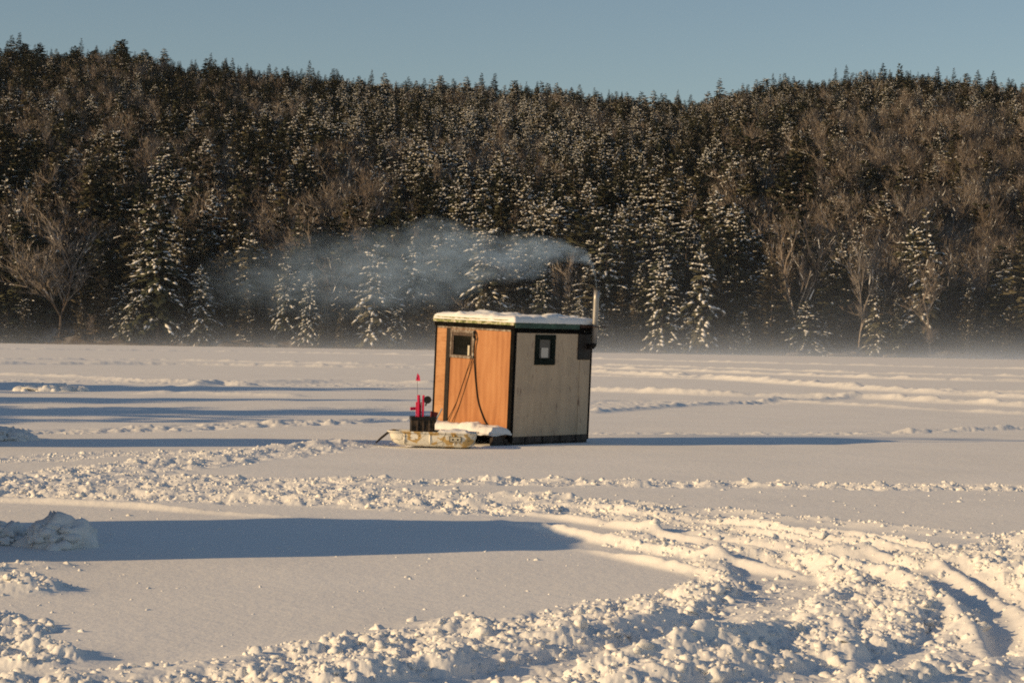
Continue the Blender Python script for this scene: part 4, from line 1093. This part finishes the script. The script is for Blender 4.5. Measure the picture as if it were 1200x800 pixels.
av, at_, aw, ah = attr('variant', 'INT'), attr('turn', 'FLOAT'), attr('wide', 'FLOAT'), attr('tall', 'FLOAT')
rot = ng.nodes.new('ShaderNodeCombineXYZ'); L(at_, rot.inputs[2])
scl = ng.nodes.new('ShaderNodeCombineXYZ'); L(aw, scl.inputs[0]); L(aw, scl.inputs[1]); L(ah, scl.inputs[2])
jn = ng.nodes.new('GeometryNodeJoinGeometry')
for i, k in enumerate(keys):
    cmp_ = ng.nodes.new('FunctionNodeCompare'); cmp_.data_type = 'INT'; cmp_.operation = 'EQUAL'
    L(av, cmp_.inputs[2]); cmp_.inputs[3].default_value = i
    j2 = ng.nodes.new('GeometryNodeJoinGeometry')
    for src in SRC[k]:
        oi = ng.nodes.new('GeometryNodeObjectInfo'); oi.transform_space = 'ORIGINAL'; oi.inputs['Object'].default_value = src; oi.inputs['As Instance'].default_value = False
        L(oi.outputs['Geometry'], j2.inputs[0])
    ip = ng.nodes.new('GeometryNodeInstanceOnPoints')
    L(gi.outputs[0], ip.inputs['Points']); L(cmp_.outputs[0], ip.inputs['Selection']); L(j2.outputs[0], ip.inputs['Instance'])
    L(rot.outputs[0], ip.inputs['Rotation']); L(scl.outputs[0], ip.inputs['Scale']); L(ip.outputs[0], jn.inputs[0])
L(jn.outputs[0], go.inputs[0])
md = forest.modifiers.new('trees', 'NODES'); md.node_group = ng

# trees on the near shore on the sunny side, whose long shadows streak the ice: (shadow tip px, py, height)
for i, (px, py, hh, k) in enumerate([(560, 456, 15, 'dark'), (480, 457, 14, 'dark'), (390, 457, 16, 'dark'), (300, 458, 15, 'dark'), (620, 470, 14, 'dark'), (500, 470, 14, 'dark'), (400, 469, 15, 'dark'), (280, 470, 16, 'dark'),
        (650, 484, 13, 'dark'), (540, 484, 14, 'dark'), (430, 483, 15, 'dark'), (320, 484, 14, 'dark'), (520, 493, 10, 'spruce')]):
    tx, ty = ground(px, py); Ls = hh / math.tan(SUN_EL)
    bx_, by_ = tx - math.cos(SH_AZ) * Ls, ty - math.sin(SH_AZ) * Ls
    vi = i % len(VAR[k]); base = VAR[k][vi][0]
    zs = np.empty(len(base.vertices) * 3, np.float32); base.vertices.foreach_get('co', zs)
    sc = hh / float(zs[2::3].max())
    put_tree(k, vi, bx_, by_, (sc * 1.3, sc), i * 1.1, 'conifer on the near shore whose long shadow streaks the ice', 'conifers on the near shore', z=-0.1)

# pale driftwood lying half buried where the ice meets the shore
for px, ln, rz, lab in ((985, 5.0, 0.12, 'longest pale driftwood log half buried in snow at the misty shore'), (930, 2.6, -0.2, 'short pale driftwood log at the shore under the brown cedar'), (1045, 3.2, 0.3, 'crooked pale driftwood log at the shore near the leaning white-limbed tree')):
    x, y = ground(px, 419); y = 349.2; x = uv(px, 417)[0] / F * y
    e = empty('driftwood_log', (x, y, 0.18), (0, 0, rz), label=lab, cat='log')
    MB().tube([(-ln / 2, 0, -0.05), (-ln * 0.2, 0.1, 0.12), (ln * 0.15, -0.1, 0.18), (ln / 2, 0.1, 0.05)], [0.20, 0.24, 0.19, 0.08], 8).build('log_trunk', M['pale_bark'], e, 0, True)
    MB().tube([(ln * 0.1, 0, 0.15), (ln * 0.22, 0.1, 0.55), (ln * 0.3, 0.1, 0.8)], [0.09, 0.06, 0.02], 6).build('branch_stub', M['pale_bark'], e, 0, True)

# ------------------------------------------------------------------ smoke from the pipe
ptop = hut.matrix_basis @ Vector((pxp, pyp, 2.49))
smoke_m = bpy.data.materials.new('smoke'); smoke_m.use_nodes = True
t = NT(smoke_m.node_tree); smoke_m.node_tree.nodes.remove(smoke_m.node_tree.nodes['Principled BSDF'])
LEN = 6.6
prof_z = [(0.0, 0.0), (0.012, 0.28), (0.05, 0.50), (0.14, 0.54), (0.28, 0.44), (0.45, 0.32), (0.65, 0.16), (0.82, 0.06), (1.0, -0.06)]
prof_r = [(0.0, 0.10), (0.02, 0.15), (0.06, 0.21), (0.15, 0.36), (0.30, 0.60), (0.45, 0.74), (0.65, 0.72), (0.82, 0.62), (1.0, 0.40)]
prof_d = [(0.0, 1.0), (0.02, 0.9), (0.05, 0.75), (0.10, 0.62), (0.20, 0.42), (0.32, 0.28), (0.45, 0.21), (0.65, 0.155), (0.85, 0.09), (1.0, 0.0)]
o = t.n('TexCoord').outputs['Object']
wn = t.n('TexNoise'); wn.inputs['Scale'].default_value = 1.3; wn.inputs['Detail'].default_value = 3; t.l(o, wn.inputs['Vector'])
sub = t.n('VectorMath', operation='SUBTRACT'); t.l(wn.outputs['Color'], sub.inputs[0]); sub.inputs[1].default_value = (0.5, 0.5, 0.5)
scv = t.n('VectorMath', operation='SCALE'); t.l(sub.outputs[0], scv.inputs[0]); scv.inputs['Scale'].default_value = 0.75
add = t.n('VectorMath', operation='ADD'); t.l(o, add.inputs[0]); t.l(scv.outputs[0], add.inputs[1])
sep = t.n('SeparateXYZ'); t.l(add.outputs[0], sep.inputs[0])
sep0 = t.n('SeparateXYZ'); t.l(o, sep0.inputs[0])
fa_ = t.math('MULTIPLY', sep0.outputs[0], -1.0 / LEN)
def curve(pts, lo=0.0):
    c = t.n('FloatCurve'); cu = c.mapping.curves[0]
    while len(cu.points) < len(pts): cu.points.new(0.5, 0.5)
    for q, (a, b) in zip(cu.points, pts): q.location = (a, b + lo)
    c.mapping.update(); t.l(fa_, c.inputs['Value']); return c.outputs[0]
zc = t.math('SUBTRACT', curve(prof_z, 0.2), 0.2); rc = curve(prof_r); dc = curve(prof_d)
dz = t.math('SUBTRACT', sep.outputs[2], zc)
r2 = t.math('ADD', t.math('POWER', t.math('ABSOLUTE', sep.outputs[1]), 2.0), t.math('POWER', t.math('ABSOLUTE', dz), 2.0))
q = t.math('SUBTRACT', 1.0, t.math('DIVIDE', r2, t.math('MULTIPLY', rc, rc)))
q = t.math('MAXIMUM', q, 0.0)
nz = t.noise(t.mapping(add.outputs[0], (0.55, 1, 1.35)), 4.0, 6, 0.64)
nn = t.n('MapRange'); nn.inputs[1].default_value = 0.40; nn.inputs[2].default_value = 0.66; t.l(nz, nn.inputs[0])
den = t.math('MULTIPLY', t.math('MULTIPLY', q, dc), t.math('ADD', 0.08, nn.outputs[0]))
den = t.math('MULTIPLY', den, 5.0)
pv = t.n('VolumePrincipled'); pv.inputs['Color'].default_value = (0.58, 0.78, 1.0, 1); pv.inputs['Anisotropy'].default_value = 0.0
t.l(den, pv.inputs['Density']); t.l(pv.outputs[0], smoke_m.node_tree.nodes['Material Output'].inputs['Volume'])
mb = MB(); pts, rr = [], []
for i in range(25):
    f = i / 24; pts.append((-f * LEN, 0, float(np.interp(f, *zip(*prof_z))))); rr.append(float(np.interp(f, *zip(*prof_r))) + 0.22)
pts[0] = (0.10, 0, -0.02)
smoke = mb.tube(pts, rr, 16).build('smoke', smoke_m)
smoke.location = ptop; smoke.rotation_euler = (0, 0, math.radians(-4))
tag(smoke, 'blue-grey wood smoke drifting from the stovepipe', None, None, 'stuff')

# ------------------------------------------------------------------ mist along the far shore
mist_m = bpy.data.materials.new('mist'); mist_m.use_nodes = True
t = NT(mist_m.node_tree); mist_m.node_tree.nodes.remove(mist_m.node_tree.nodes['Principled BSDF'])
o = t.n('TexCoord').outputs['Object']; sep = t.n('SeparateXYZ'); t.l(o, sep.inputs[0])
hx2 = t.math('MULTIPLY', sep.outputs[2], -1 / 1.7); ex = t.math('POWER', 2.718, hx2)
ex2 = t.math('MULTIPLY', t.math('POWER', 2.718, t.math('MULTIPLY', sep.outputs[2], -1 / 9.0)), 0.09)
nz = t.noise(t.mapping(o, (0.03, 0.03, 0.12)), 1.0, 3)
ax = t.n('MapRange'); ax.inputs[1].default_value = -60; ax.inputs[2].default_value = 70; ax.inputs[3].default_value = 0.25; ax.inputs[4].default_value = 1.2; t.l(sep.outputs[0], ax.inputs[0])
den = t.math('MULTIPLY', t.math('MULTIPLY', t.math('ADD', ex, ex2), t.math('MULTIPLY', nz, ax.outputs[0])), 0.10)
pv = t.n('VolumePrincipled'); pv.inputs['Color'].default_value = (0.72, 0.83, 1.0, 1)
t.l(den, pv.inputs['Density']); t.l(pv.outputs[0], mist_m.node_tree.nodes['Material Output'].inputs['Volume'])
mist = MB().box((-150, 328, 0.02), (150, 350.5, 22)).build('mist', mist_m)
tag(mist, 'low bank of frost mist along the far shore', None, None, 'stuff')

# ------------------------------------------------------------------ cold air between here and the hill
haze_m = bpy.data.materials.new('haze'); haze_m.use_nodes = True
t = NT(haze_m.node_tree); haze_m.node_tree.nodes.remove(haze_m.node_tree.nodes['Principled BSDF'])
pv = t.n('VolumePrincipled'); pv.inputs['Color'].default_value = (0.72, 0.86, 1.0, 1); pv.inputs['Density'].default_value = 0.000022
t.l(pv.outputs[0], haze_m.node_tree.nodes['Material Output'].inputs['Volume'])
haze = MB().box((-720, -80, -3), (720, 1030, 175)).build('haze', haze_m)
tag(haze, 'thin cold haze over the frozen lake', None, None, 'stuff')
